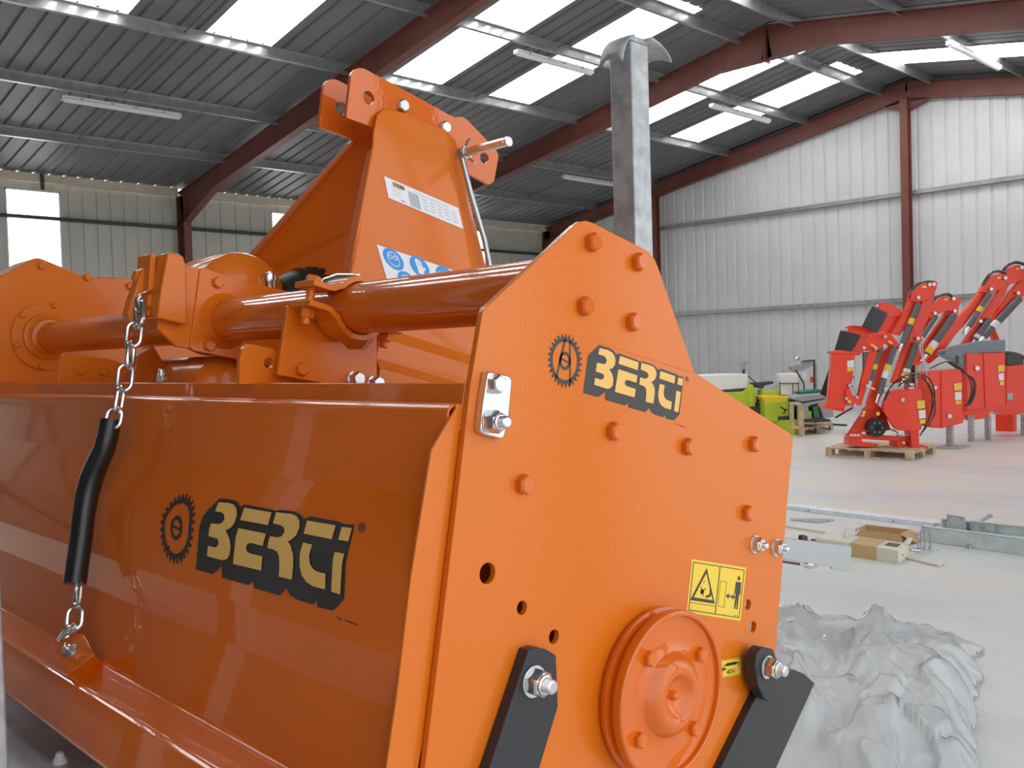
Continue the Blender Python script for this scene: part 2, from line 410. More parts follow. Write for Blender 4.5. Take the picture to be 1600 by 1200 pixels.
strip_light(XL+9.2, 18.5, 20.9, 'strip light between skylights right of the galvanised post')
strip_light(XL+4.4, 18.7, 20.85, 'strip light in the dark lower roof just left of the galvanised post')
strip_light(-7.2, 18.35, 20.82, 'strip light on the right roof slope at the upper right corner')

# ============================================================ TRANSPORT RACK (galvanised)
RZ = .98
rack = thing('transport_rack', 'galvanised steel transport rack with square posts carrying the orange mulcher', 'rack', (-1.65, 1.0, 0))
PX, PH = -1.54, 2.44
pr_c = on(988, 300, 0, PX)
for (yc, x) in ((pr_c.y, PX), (.376, PX)):
    g = G(); w_ = .035
    g.box((x-w_, yc-w_, .06), (x+w_, yc+w_, PH-.012)); g.obj('post', GALV, rack, bevel=.004)
    g = G()
    # saddle cup on top: wings curling outwards
    for sx in (-1, 1):
        pts = []
        for i in range(9):
            a = i/8*math.pi/2*.9
            rc, dr = (.085, .030) if sx > 0 else (.050, .055); pts.append(Vector((x, yc+sx*(w_*.5+rc*math.sin(a)), PH-dr*(1-math.cos(a))*1.15)))
        wv = .058 if sx > 0 else .036
        vs = []; fs = []
        for i, p in enumerate(pts):
            for j, dxx in enumerate((-wv, -wv*.5, 0, wv*.5, wv)):
                vs.append(p+Vector((dxx, 0, -.018*(dxx/wv)**2*(i/8)))); 
        for i in range(8):
            for j in range(4): fs.append((i*5+j, i*5+j+1, i*5+j+6, i*5+j+5))
        g.add(vs, fs)
    g.box((x-w_, yc-w_, PH-.012), (x+w_, yc+w_, PH))
    o = g.obj('stacking_cup', GALV, rack, fix=False); sm = o.modifiers.new('t', 'SOLIDIFY'); sm.thickness = .005
g = G(); g.box((-2.75, -.05, RZ-.012), (-1.25, 1.65, RZ)); g.obj('deck_plate', mat('galvanised_deck', (.74, .74, .75), .34, .25, vary=.3, vscale=9, bump=.2, bscale=30), rack)
for yy in (-.01, 1.60):
    g = G(); g.box((-2.75, yy-.04, RZ-.10), (-1.25, yy+.04, RZ-.012)); g.obj('cross_beam', GALV, rack, bevel=.003)
    for xx in (-2.7, -1.30):
        g = G(); g.box((xx-.035, yy-.035, 0.06), (xx+.035, yy+.035, RZ-.10)); g.obj('leg', GALV, rack, bevel=.003)
        g = G(); g.box((xx-.07, yy-.07, 0), (xx+.07, yy+.07, .06)); g.obj('foot', GALV, rack, bevel=.003)
for xx in (-2.7, -1.54, -1.30):
    g = G(); g.box((xx-.03, .38, .06), (xx+.03, 1.90, .13)); g.obj('base_rail', GALV, rack, bevel=.003)
g = G(); pc = on(94, 1192, 2, RZ); g.lathe(pc, (0, 0, 1), [(.012, 0), (.012, .006), (.008, .012), (.007, .018), (.002, .021)], 16)
g.obj('plastic_cap', WHITE, rack, label='small white plastic cap')

# ============================================================ MULCHER (local coords x across, y back, z up)
mulch = thing('flail_mulcher', 'orange flail mulcher with lettered side plate, tube frame, hood and chain, on the galvanised rack', 'mulcher', W((-.83, .3, -.60)))
def poly(pxs, x): return [mx(a, b, x) for a, b in pxs]
def M(g, name, m, bevel=.0012, smooth=40, **k):
    g.v = [W(p) for p in g.v]; return g.obj(name, m, mulch if 'parent' not in k else k.pop('parent'), bevel=bevel, smooth=smooth, **k)
def ring(y, z, r, x, n=20): return [Vector((x, y+r*math.cos(2*math.pi*i/n), z+r*math.sin(2*math.pi*i/n))) for i in range(n)]
def smooth_poly(P, rad):
    # round corners of 3D polygon
    o = []; n = len(P)
    for i in range(n):
        p = P[i]; r = rad[i] if isinstance(rad, (list, tuple)) else rad
        if r <= 0: o.append(p); continue
        a = (P[i-1]-p); b = (P[(i+1) % n]-p); la = min(r, a.length*.45); lb = min(r, b.length*.45); l = min(la, lb)
        a = p+a.normalized()*l; b = p+b.normalized()*l
        for t in (0, .33, .66, 1): o.append(a*(1-t)**2+p*2*t*(1-t)+b*t*t)
    return o
V = Vector
def yz(x, *ps): return [V((x, a, b)) for a, b in ps]
# --- side plate, near
outer = smooth_poly(yz(0, (.001, .0885), (.1435, .2505), (.2945, .2495), (.4261, .1074), (.7205, .0655), (.7260, -.0618), (.742, -.31), (.742, -.62), (.06, -.62), (.024, -.43), (.0075, -.118), (.0005, 0)), [.006, .02, .02, .008, .012, .02, .02, .02, .02, 0, 0, 0])
holes = []
for (px, py, r) in ((762, 896, .0125), (816, 950, .0085), (866, 995, .009), (1169, 945, .0085), (1177, 980, .009)):
    q = mx(px, py, 0); holes.append(ring(q.y, q.z, r, 0))
g = G(); g.prism(outer, (-.009, 0, 0), holes); PLATE = M(g, 'side_plate', ORANGE, .0012); DEF = [PLATE]
def hexbolt(name, p, d=(1, 0, 0), af=.022, h=.0115, m=ORANGE, washer=0., stud=0., nut=False, parent=None, ph=.3, lab=None):
    p = V(p); d = V(d).normalized(); r = af/2/math.cos(math.pi/6); g = G()
    if washer: g.cyl(p, p+d*.0025, washer, n=24); p = p+d*.0025
    g.lathe(p, d, [(r, 0), (r, h*.8), (af/2*.95, h)], 6) if not nut else g.lathe(p, d, [(r, 0), (r, h*.75), (r*.93, h*.88), (af/2*.9, h)], 6)
    if nut: g.lathe(p, d, [(af/2*.86, h*.9), (af/2*.84, h*1.12), (af/2*.7, h*1.2)], 20)
    if not nut: g.cyl(p+d*h, p+d*(h+.0006), af/2*.86, n=20)
    if stud:
        prof = [(stud, 0)]; q = h
        while q < h+stud*1.5: prof += [(stud, q), (stud*.88, q+.0009)]; q += .0018
        prof.append((stud*.75, q)); g.lathe(p, d, prof, 14)
    k = {'parent': DEF[0] or mulch}
    if lab: k['label'] = lab
    return M(g, name, m, .0004 if m is not ORANGE else .0006, smooth=25, **k)
for (px, py) in ((929, 378), (1001, 409), (917, 478), (992, 503), (962, 674), (1078, 698), (1181, 694), (822, 757), (1171, 802)):
    q = mx(px, py, .007); q.x = 0; hexbolt('plate_bolt', q, m=ORANGE_G)
for (px, py) in ((1184, 851), (1217, 856)):
    q = mx(px, py, .006); q.x = 0; hexbolt('lock_nut', q, af=.022, h=.012, m=CHROME, washer=.0145, stud=.0055, nut=True, lab='bright zinc lock nut')
# clip plate
cp = smooth_poly(poly([(763, 580), (801, 588), (795, 655), (787, 687), (750, 677), (755, 630)], .012), [.004, .008, .0, .006, .008, 0])
g = G(); g.prism(cp, (-.012, 0, 0)); M(g, 'clip_plate', CHROME, .0015, label='bright zinc clip plate')
q = mx(779, 600, .020); q.x = .012; hexbolt('clip_bolt', q, af=.020, h=.012, m=CHROME, lab='bright zinc bolt')
q = mx(773, 659, .020); q.x = .012; hexbolt('lock_nut', q, af=.024, h=.015, m=CHROME, washer=.0135, stud=.0075, nut=True, lab='bright zinc lock nut')
DEF[0] = None
# skids
sk = poly([(826, 1016), (840, 1012), (854, 1015), (869, 1024), (872, 1104), (843, 1200), (797, 1352), (706, 1352), (765, 1200)], .017)
g = G(); g.prism(sk, (-.0165, 0, 0)); M(g, 'skid_bar', BLACK, .001, label='black painted flat skid bar')
q = mx(838, 1066, .022); q.x = .017; hexbolt('lock_nut', q, af=.030, h=.017, m=CHROME, washer=.0195, stud=.009, nut=True, lab='bright zinc lock nut')
sk = poly([(1240, 1046), (1257, 1053), (1273, 1068), (1213, 1200), (1160, 1310), (1075, 1310), (1127, 1200), (1186, 1079), (1205, 1060)], .014)
g = G(); g.prism(sk, (-.013, 0, 0)); M(g, 'skid_bar', BLACK, .001, label='black painted flat skid bar')
sk = smooth_poly(poly([(1192, 1011), (1208, 1014), (1214, 1032), (1222, 1052), (1215, 1083), (1203, 1097), (1194, 1092), (1184, 1070), (1180, 1040), (1183, 1020)], .032), .004)
g = G(); g.prism(sk, (-.018, 0, 0)); M(g, 'skid_lug', BLACK, .001, label='black painted rounded skid lug')
q = mx(1202, 1043, .036); q.x = .032; hexbolt('lock_nut', q, af=.028, h=.017, m=CHROME, washer=.018, stud=.009, nut=True, lab='bright zinc lock nut')
# pulley / bearing cover disc
dc = mx(1054, 1087, .04); g = G()
g.lathe((0, dc.y, dc.z), (1, 0, 0), [(.108, -.002), (.114, .006), (.115, .009), (.115, .013), (.106, .017), (.105, .022), (.115, .027), (.1155, .032), (.1155, .0385), (.114, .0405), (.110, .041), (.1075, .0395), (.1065, .033), (.100, .031), (.075, .030), (.060, .031), (.0565, .034), (.050, .044), (.042, .049), (.034, .050), (.029, .047), (.024, .040), (.015, .036), (.007, .035), (.006, .042), (.004, .045), (.001, .0455)], 72)
COVER = M(g, 'bearing_cover', ORANGE_G, 0, 50); DEF[0] = COVER
for (px, py) in ((1017, 1030), (1097, 1023), (1002, 1157), (1087, 1139)):
    q = mx(px, py, .035); q.x = .030; hexbolt('cover_bolt', q, af=.019, h=.009)
DEF[0] = None
# rear bracket (galvanised channel behind the plate)
bk = poly([(1216, 841), (1330, 853), (1331, 862), (1326, 893), (1300, 889), (1300, 886), (1216, 873)], -.03)
g = G(); g.prism(bk, (-.003, 0, 0)); t_ = poly([(1205, 839), (1330, 852)], -.03)
g.prism([t_[0], t_[1], t_[1]-V((.045, 0, 0)), t_[0]-V((.045, 0, 0))], (0, 0, -.003)); t_ = poly([(1226, 876), (1255, 881)], -.03)
g.prism([t_[0]+V((.03, 0, 0)), t_[1]+V((.03, 0, 0)), t_[1]-V((.045, 0, 0)), t_[0]-V((.045, 0, 0))], (0, 0, -.004)); M(g, 'rear_bracket', ZINC, .0008, label='bright galvanised channel bracket')
q = mx(1274, 884, -.03); hexbolt('bracket_bolt', q+V((-.012, 0, .004)), (0, 0, -1), .017, .010, CHROME, lab='zinc bolt')
q = mx(1272, 846, -.03); hexbolt('bracket_bolt', q+V((-.022, 0, .0)), (0, 0, 1), .015, .008, DARK, lab='dark bolt')
# --- cross beam + hood
XE = -.0105; XF = -1.97
def sweep_x(name, prof, x0, x1, m, th=.004, **k):
    g = G(); vs = []
    for (a, b) in prof: vs += [V((x0, a, b)), V((x1, a, b))]
    g.add(vs, [(2*i, 2*i+1, 2*i+3, 2*i+2) for i in range(len(prof)-1)])
    o = M(g, name, m, 0, 25, fix=False, **k); s_ = o.modifiers.new('t', 'SOLIDIFY'); s_.thickness = th; s_.offset = 0
    b = o.modifiers.new('edge', 'BEVEL'); b.width = .0025; b.segments = 3; b.limit_method = 'ANGLE'; b.angle_limit = math.radians(10)
    return o
g = G(); g.prism(yz(-.0095, (0, .0), (.0015, .0015), (.055, .0015), (.055, -.055), (0.002, -.055)), (XF+.0095, 0, 0)); M(g, 'cross_beam', ORANGE_G, .0015)
HP = [(.008, -.024), (.0, -.0245), (-.006, -.027), (-.0105, -.031), (-.0125, -.036), (-.011, -.041), (-.0088, -.048), (-.007, -.134), (-.0265, -.2265), (-.0235, -.313), (-.0065, -.374), (-.0040, -.482), (-.008, -.489), (-.056, -.509), (-.063, -.514), (-.060, -.590), (-.052, -.60)]
HOOD = sweep_x('hood', HP, -.0155, XF, ORANGE_G)
def hoody(z):
    for i in range(7, 11):
        (a, b), (c, d) = HP[i], HP[i+1]
        if d <= z <= b: return a+(c-a)*(z-b)/(d-b)
    return HP[7][0]
ep = yz(-.0108, (.01, -.022), (-.003, -.024), (-.032, -.083), (-.031, -.2265), (-.0235, -.35), (-.020, -.46), (-.072, -.50), (-.070, -.62), (.015, -.62), (.03, -.3))
g = G(); g.prism(ep, (-.0045, 0, 0)); M(g, 'hood_end_plate', ORANGE, .001)
# main body behind
g = G(); g.prism(yz(-.0092, (.056, .008), (.35, .066), (.68, -.02), (.70, -.45), (.62, -.56), (.06, -.56), (.05, -.3)), (XF+.02, 0, 0)); g.v = [V((min(p.x, -.07), p.y, p.z)) for p in g.v]; M(g, 'rotor_housing', ORANGE, .002)
g = G(); g.box((-1.30, .26, -.05), (-.62, .268, .105)); M(g, 'inner_web', ORANGE, .002)
g = G()
for (a, b) in ((.03, -.62), ): g.cyl((-.1, .62, -.56), (XF+.1, .62, -.56), .06, n=24)
M(g, 'rear_roller', ORANGE, 0)
# hood tab for the chain, weld strip
tb = mx(0, 0, 0)
TX = my(120, 1020, -.05).x
g = G()
def ledge(f): # along the ledge between c5 and c6
    a, b = V((0, -.008, -.489)), V((0, -.056, -.509)); return a.lerp(b, f)
p0 = ledge(.0); p1 = ledge(1.05); dv = (p1-p0); nrm = V((0, -.0, 0)); nrm = V((1, 0, 0)).cross(dv).normalized()
if nrm.z < 0: nrm = -nrm
def lp(px, py, lift):
    # point on the ledge plane lifted by 'lift'
    d = MR@ray(px, py); o = MR@(CAM-MO); q = V((0, p0.y, p0.z))+nrm*lift
    return o+d*((q-o).dot(nrm)/d.dot(nrm))
TN = V((.12, -.80, .60)).normalized(); TP = my(112, 1020, -.058)
def tp(px, py, lift=0):
    d = MR@ray(px, py); o = MR@(CAM-MO); return o+d*((TP+TN*lift-o).dot(TN)/d.dot(TN))
tabf = smooth_poly([tp(*q) for q in ((82, 1004), (86, 1022), (104, 1055), (147, 1023), (136, 1000), (130, 991), (120, 989), (98, 991))], [.004, .004, 0, 0, .002, .004, .004, .006])
g.prism(tabf, -TN*.005)
a1, a2 = tp(104, 1055), tp(147, 1023); b1, b2 = lp(122, 1066, .0015), lp(160, 1034, .0015); c1, c2 = lp(138, 1072, .0015), lp(172, 1040, .0015)
g.prism([a1, a2, b2, b1], -TN*.004); g.prism([b1, b2, c2, c1], -nrm*.003)
M(g, 'chain_tab', ORANGE_G, .0012)
q = tp(110, 1018); hexbolt('tab_nut', q, tuple(TN), af=.017, h=.008, m=CHROME, washer=.0135, stud=.005, nut=True, lab='zinc nut and washer')
# tube
LC = MR@(CAM-MO); KS = 1.067
def kp(p): return LC+(V(p)-LC)*KS
def kx(x): return LC.x+(x-LC.x)*KS
TY, TZ = kp((0, .058, .1255))[1:]; TR_ = .040
# left end: drive housing seen behind the hood
fp = yz(-1.67, (-.15, -.05), (-.135, .191), (-.0103, .3135), (.1139, .2985), (.2155, .327), (.42, .30), (.6, .05), (.7, -.5), (-.02, -.5), (-.02, -.06), (-.06, -.055))
fp = [kp(p) for p in fp]; g = G(); g.prism(smooth_poly(fp, [0, 0, .012, .01, .0, 0, 0, 0, 0, 0, 0]), (-.16, 0, 0)); M(g, 'drive_housing', ORANGE, .003)
for (px, py) in ((66, 415), (137, 433), (204, 447)):
    q = mx(px, py, kx(-1.665)); q.x = kx(-1.67); hexbolt('housing_bolt', q, af=.019, h=.009)
fc = mx(75, 526, kx(-1.66)); g = G(); g.lathe((kx(-1.67), fc.y, fc.z), (1, 0, 0), [(.089, -.001), (.088, .007), (.062, .008), (.060, .016), (.050, .020), (.044, .030), (.038, .032)], 48); M(g, 'tube_flange', ORANGE, 0)
for (px, py) in ((87, 477), (37, 492), (27, 539), (66, 572), (118, 566)):
    q = mx(px, py, kx(-1.655)); q.x = kx(-1.67)+.007; hexbolt('flange_bolt', q, af=.015, h=.007)
g = G(); g.cyl((-.009, TY, TZ), (kx(-.748), TY, TZ), TR_, n=56); M(g, 'frame_tube', ORANGE_G, 0)
g = G(); g.cyl((kx(-.80), TY, TZ), (kx(-1.662), TY, TZ), TR_, n=48); M(g, 'frame_tube', ORANGE_G, 0)
# collars where the tube enters the flange plate
g = G(); g.lathe((kx(-.757), TY, TZ), (1, 0, 0), [(.054, 0), (.048, .006), (.043, .016), (.040, .022)], 48); M(g, 'tube_collar', ORANGE, 0)
# gearbox flange plates
XF1 = kx(-.757)
fl = poly([(313, 419), (320, 419), (380, 438), (478, 462), (470, 584), (385, 564), (302, 548), (297, 543), (305, 480)], XF1)
g = G(); g.prism(smooth_poly(fl, [.004, .004, 0, 0, 0, 0, .006, .004, 0]), (-.010, 0, 0)); DEF[0] = M(g, 'gearbox_flange', ORANGE, .0015)
for (px, py) in ((342, 441), (329, 540)):
    q = mx(px, py, XF1+.006); q.x = XF1; hexbolt('flange_bolt', q, af=.020, h=.009)
DEF[0] = None
fl = poly([(286, 413), (315, 420), (300, 545), (275, 541), (246, 513), (256, 450)], XF1-.004)
g = G(); g.prism(fl, (-.012, 0, 0)); M(g, 'gearbox_flange', ORANGE, .0015)
fl = poly([(262, 394), (280, 397), (287, 401), (291, 414), (293, 507), (285, 506), (246, 497), (252, 450)], XF1+.018)
g = G(); g.prism(fl, (-.050, 0, 0)); M(g, 'clamp_block', ORANGE, .003)
fl = poly([(236, 396), (245, 397), (240, 470), (237, 495), (229, 493)], XF1-.02)
g = G(); g.prism(fl, (-.060, 0, 0)); M(g, 'side_lug', ORANGE, .002)
fl = poly([(222, 420), (232, 416), (228, 470), (206, 510), (200, 490), (204, 474)], XF1-.045)
g = G(); g.prism(fl, (-.03, 0, 0)); M(g, 'side_lug', ORANGE, .004)
q = my(214, 433, mx(222, 433, XF1-.04).y); hexbolt('lug_bolt', (q.x, q.y+.012, q.z), (0, -1, .12), af=.022, h=.018)
q = my(212, 452, mx(222, 452, XF1-.04).y); 
# round gearbox housing behind, with input neck
gc = mx(330, 480, kx(-.93))
g = G(); g.lathe((kx(-.80), gc.y, gc.z), (-1, 0, 0), [(.05, -.02), (.096, 0), (.102, .01), (.102, .14), (.098, .15), (.07, .17), (.055, .25), (.05, .26)], 56); M(g, 'gearbox_housing', ORANGE, 0)
g = G(); g.lathe((kx(-.80), .17, .015), (-1, 0, 0), [(.04, -.02), (.070, 0), (.075, .01), (.075, .26), (.05, .28)], 48)
M(g, 'belt_housing', ORANGE, .004)
g = G(); g.prism(poly([(214, 556), (240, 540), (262, 575), (262, 600), (205, 600)], kx(-.98)), (-.04, 0, 0)); M(g, 'gusset', ORANGE, .003)
g = G(); g.prism([V((-.86, .06, -.02)), V((-.86, .20, .05)), V((-.86, .3, .05)), V((-.86, .3, -.04)), V((-.86, .05, -.04))], (-.7, 0, 0)); M(g, 'gearbox_cradle', ORANGE, .004)
q = mx(254, 592, -.85); hexbolt('zinc_nut', (q.x, q.y, q.z-.005), (0, -.3, 1), af=.018, h=.012, m=CHROME, nut=True, stud=.006, lab='bright zinc nut')
# gearbox filler plug and PTO shield
q = mx(420, 410+33, -.80)
g = G(); q = mx(421, 442, kx(-.78)); g.lathe(q, (0, -.25, 1), [(.012, -.01), (.013, .0), (.016, .008), (.013, .018), (.006, .022)], 16); M(g, 'filler_plug', CHROME, 0, label='shiny zinc filler plug')
pc = mx(466, 470, -.93); g = G()
g.lathe(pc-V((0, .05, 0)), (0, 1, 0), [(.030, -.004), (.040, 0), (.066, .03), (.072, .06), (.074, .062), (.074, .075), (.066, .078), (.060, .15), (.050, .2)], 32)
for i in range(16):
    a = i*math.pi/8; g.cyl(pc+V((math.cos(a)*.070, .005, math.sin(a)*.070)), pc+V((math.cos(a)*.078, .03, math.sin(a)*.078)), .006, n=6)
M(g, 'shaft_guard', RUBBER, 0, label='black plastic power shaft guard')
g = G(); q0 = mx(492, 470, -.70); g.tube([mx(498, 455, -.70), mx(512, 442, -.68), mx(530, 436, -.66), mx(560, 436, -.62)], [.008, .012, .012, .010], 14); M(g, 'guard_bracket', CHROME, 0, label='bright bent bracket')
# small lugs on top of the beam
KL = kx(-.42)
lg = smooth_poly(poly([(374, 600), (375, 560), (380, 543), (389, 537), (460, 552), (460, 600)], KL), [0, 0, .006, .008, 0, 0]); hq = mx(420, 567, KL)
g = G(); g.prism(lg, (-.010, 0, 0), [ring(hq.y, hq.z, .0085, KL)]); M(g, 'beam_lug', ORANGE, .001)
lg = smooth_poly(poly([(90, 602), (92, 570), (96, 558), (101, 552), (170, 561), (222, 575), (222, 602)], -1.35), [0, 0, .004, .006, 0, 0, 0])
g = G(); g.prism(lg, (-.010, 0, 0)); M(g, 'beam_lug', ORANGE, .001)
for (px, py) in ((128, 580), (165, 582)):
    q = mx(px, py, -1.34); q.x = -1.35; hexbolt('lug_bolt', q, af=.016, h=.007)
# clamp bracket plate
XC = kx(-.395)
g = G(); g.prism(poly([(434, 586), (450, 478), (490, 482), (520, 520), (545, 545), (570, 545), (589, 520), (589, 605), (530, 603)], XC), (-.008, 0, 0)); M(g, 'clamp_bracket', ORANGE, .0012)
q = mx(473, 577, XC+.005); q.x = XC; hexbolt('bracket_bolt', q, af=.019, h=.009)
for (px, py) in ((569, 592), (600, 599)):
    q = mx(px, py, XC+.03); hexbolt('lock_nut', (XC, q.y, q.z), af=.022, h=.016, m=CHROME, washer=.013, lab='bright zinc bolt')
# omega clamp
XK = kx(-.335); WK = (-.055, 0, 0); r_ = TR_+.0015
def om(sgn):
    pts = [V((XK, TY-.092, TZ+sgn*.011)), V((XK, TY-.062, TZ+sgn*.011)), V((XK, TY-.052, TZ+sgn*.0125)), V((XK, TY-.044, TZ+sgn*.018))]
    for i in range(13):
        a = math.radians(150-i*10); pts.append(V((XK, TY+r_*math.cos(a), TZ+sgn*r_*math.sin(a))))
    pts += [V((XK, TY+.046, TZ+sgn*.016)), V((XK, TY+.056, TZ+sgn*.011)), V((XK, TY+.085, TZ+sgn*.011))]
    return pts
g = G(); g.strap(om(1), WK, th=.0095); M(g, 'upper_clamp', ORANGE, .001, 50)
g = G(); g.strap(om(-1), WK, th=-.0095); M(g, 'lower_clamp', ORANGE, .001, 50)
for yy in (TY-.077, TY+.072):
    xm = XK-.028
    hexbolt('clamp_bolt', (xm, yy, TZ+.021), (0, 0, 1), af=.022, h=.010)
    g = G(); g.cyl((xm, yy, TZ-.045), (xm, yy, TZ+.022), .007, n=14); M(g, 'clamp_stud', ORANGE, 0)
    hexbolt('clamp_nut', (xm, yy, TZ-.021), (0, 0, -1), af=.020, h=.014)
# folded side of the mast base (its ridges run back along y)
def kz(x, z): q = kp((x, 0, z)); return (q.x, q.z)
pf = [kz(-.50, .20), kz(-.50, .1435), kz(-.482, .1215), kz(-.482, .086), kz(-.466, .068), kz(-.466, -.02), kz(-.60, -.02), kz(-.60, .20)]
y1 = .262
g = G(); g.prism([V((a, y1, b)) for a, b in pf], (0, .50, 0)); M(g, 'mast_base', ORANGE, .0015)
# --- mast (three point head stock)
XM = -.715
MA, MB, MC = mx(590, 190, -.70), mx(545, 430, -.655), mx(740, 430, -.655); MN = (MB-MA).cross(MC-MA).normalized()
if MN.x < 0: MN = -MN
def mpl(px, py, lift=0):
    d = MR@ray(px, py); return LC+d*((MA+MN*lift-LC).dot(MN)/d.dot(MN))
nl = [mpl(*q) for q in ((583, 226), (584, 205), (590, 178), (603, 168), (640, 178), (696, 202), (716, 305), (737, 425), (750, 500), (530, 500), (545, 430), (565, 322))]
nr = [ml(a, b, 0, c) for a, b, c in ((712, 218, nl[5].x-.012), (735, 320, nl[6].x-.02), (762, 425, nl[7].x-.03), (778, 500, nl[8].x-.04))]
g = G(); g.add(nl+nr, [(0, 1, 2, 3, 4, 5, 6, 7, 8, 9, 10, 11), (5, 12, 13, 6), (6, 13, 14, 7), (7, 14, 15, 8)])
o = M(g, 'mast_plate', ORANGE, 0, 60); s_ = o.modifiers.new('t', 'SOLIDIFY'); s_.thickness = .006; s_.offset = -1
b_ = o.modifiers.new('edge', 'BEVEL'); b_.width = .006; b_.segments = 4; b_.limit_method = 'ANGLE'; b_.angle_limit = math.radians(12)
NEARMAST = o
# front flange of near plate
def flange(o1, o2, wx, name):
    g = G(); g.prism([o1, o2, o2+V((-wx[1], 0, 0)), o1+V((-wx[0], 0, 0))], (0, .005, .001)); return M(g, name, ORANGE_G, .0012)
flange(mx(584, 232, -.698), mx(545, 445, -.648), (.022, .034), 'mast_flange')
# far plate
fpx = [(550, 222, -.80), (560, 205, -.80), (600, 200, -.80), (620, 330, -.90), (610, 470, -1.05), (340, 470, -1.16), (374, 424, -1.12)]
pp = [mx(a, b, c) for a, b, c in fpx]
g = G(); g.prism(pp, (-.006, 0, 0)); M(g, 'mast_plate', ORANGE, .0015)
a_, b_ = mx(551, 221, -.795), mx(374, 425, -1.115)
g = G(); g.prism([a_, b_, b_+V((-.034, 0, 0)), a_+V((-.022, 0, 0))], (0, .005, .001)); M(g, 'mast_flange', ORANGE_G, .0012)
# head plates
def headplate(x, dx):
    pts = [(567, 106), (556, 107), (549, 114), (545, 150), (541, 184), (548, 186), (583, 199), (640, 226), (700, 256), (755, 283), (764, 289), (772, 284), (779, 244), (776, 235), (728, 185), (719, 182), (711, 184), (705, 181), (640, 145)]
    P = [mx(a, b, XM) for a, b in pts]; P = [V((x, p.y, p.z)) for p in P]
    hs = []
    for (a, b, r) in ((576, 153, .0135), (757, 247, .0125)):
        q = mx(a, b, XM); hs.append(ring(q.y, q.z, r, x))
    g = G(); g.prism(smooth_poly(P, .008), (-.009, 0, 0), hs); return M(g, 'head_plate', ORANGE_G, .0012)
headplate(XM, 0); headplate(XM-.095, 0)
for (px, py) in ((634, 164), (700, 198)):
    q = mx(px, py, -.70); hexbolt('head_bolt', (-.7145, q.y, q.z), af=.024, h=.012, m=CHROME, lab='bright zinc bolt')
    g = G(); g.cyl((-.72, q.y, q.z), (-.82, q.y, q.z), .008, n=12); M(g, 'spacer_rod', ZINC, 0)
q = mx(729, 238, -.70); xe = -.70; 
for _ in range(60):
    xe += .004
    pr = W((xe, q.y, q.z))-CAM
    if 800+FPX*pr.dot(RT)/pr.dot(FW) > 795: break
g = G(); g.lathe((-.715, q.y, q.z), (1, 0, 0), [(.013, 0), (.013, .012), (.0095, .014), (.0095, xe+.715-.012), (.0085, xe+.715-.011), (.0085, xe+.715-.008), (.0105, xe+.715-.006), (.0105, xe+.715-.001), (.008, xe+.715)], 28); M(g, 'top_link_pin', CHROME, 0, label='bright zinc hitch pin')
g = G(); rr = [V((-.698, q.y+.0125*math.cos(a), q.z+.0125*math.sin(a))) for a in [i*math.pi/10 for i in range(20)]]
g.tube(rr, .0022, 8, closed=True)
for sgn in (1, -1): g.tube([V((-.698, q.y-.006*sgn, q.z+.011*sgn)), V((-.690, q.y-.012*sgn, q.z+.017*sgn)), V((-.682, q.y-.012*sgn, q.z+.021*sgn))], .0028, 8)
M(g, 'linch_clip', CHROME, 0, label='bright spring clip')
g = G(); g.tube([mx(716, 239, -.69), mx(722, 248, -.672), mx(735, 300, -.665), mx(757, 375, -.66), mx(768, 430, -.655), mx(775, 470, -.65)], .0058, 10); M(g, 'prop_rod', ZINC, 0, label='grey steel rod')
# --- chain
def link_obj(c, d, n_, L, Wd, r=.0041):
    d = d.normalized(); n_ = (n_-d*n_.dot(d)).normalized(); b = d.cross(n_); pts = []
    h = (L-Wd)/2; R = Wd/2-r
    for i in range(9): a = math.pi*i/8; pts.append(c+d*(h+R*math.sin(a))+b*(R*math.cos(a)))
    for i in range(9): a = math.pi*i/8; pts.append(c-d*(h+R*math.sin(a))-b*(R*math.cos(a)))
    g = G(); g.tube(pts, r, 8, closed=True); return M(g, 'chain_link', CHROME, 0, label='bright zinc chain link')
YCH = -.055
cpts = [((218, 470), (217, 514)), ((212, 500), (207, 545)), ((206, 533), (202, 578)), ((198, 566), (193, 614)), ((191, 602), (183, 648)), ((182, 634), (174, 672)), ((124, 905), (120, 950)), ((119, 944), (115, 988)), ((117, 975), (97, 1000))]
for i, (a, b) in enumerate(cpts):
    ya = YCH-.012*i/8
    A, B = my(a[0], a[1], ya), my(b[0], b[1], ya)
    view = V((.72, -.69, 0))  # mostly sideways
    side = (MR@RT)
    n_ = side if i % 2 == 0 else (MR@FW)
    if i in (0,): n_ = side*.6+(MR@FW)*.8
    if i in (5,): n_ = MR@FW
    if i == 6: n_ = side*.6+(MR@FW)*.5
    if i == 7: n_ = MR@FW
    if i == 8: n_ = side*.5-(MR@UP)
    link_obj((A+B)/2, A-B, n_, (A-B).length, .033)
# hook pin from the block
g = G(); g.tube([my(237, 455, YCH+.035), my(234, 456, YCH+.02), my(219, 463, YCH), my(214, 470, YCH-.002), my(215, 479, YCH-.002), my(219, 486, YCH), my(226, 483, YCH+.01), my(233, 479, YCH+.03)], .0042, 10); M(g, 'chain_hook', CHROME, 0, label='bright bent hook')
g = G(); pth = [(173, 657), (169, 680), (163, 702), (152, 725), (143, 748), (136, 775), (131, 805), (127, 840), (122, 875), (117, 912)]
P = [my(a, b, YCH-.0075-.0005*i) for i, (a, b) in enumerate(pth)]; rr = [.0175, .0178, .018, .019, .020, .0195, .0185, .0185, .0185, .0185]
g.tube(P, rr, 20); M(g, 'chain_sleeve', HOSE, 0, label='black rubber hose sleeve')

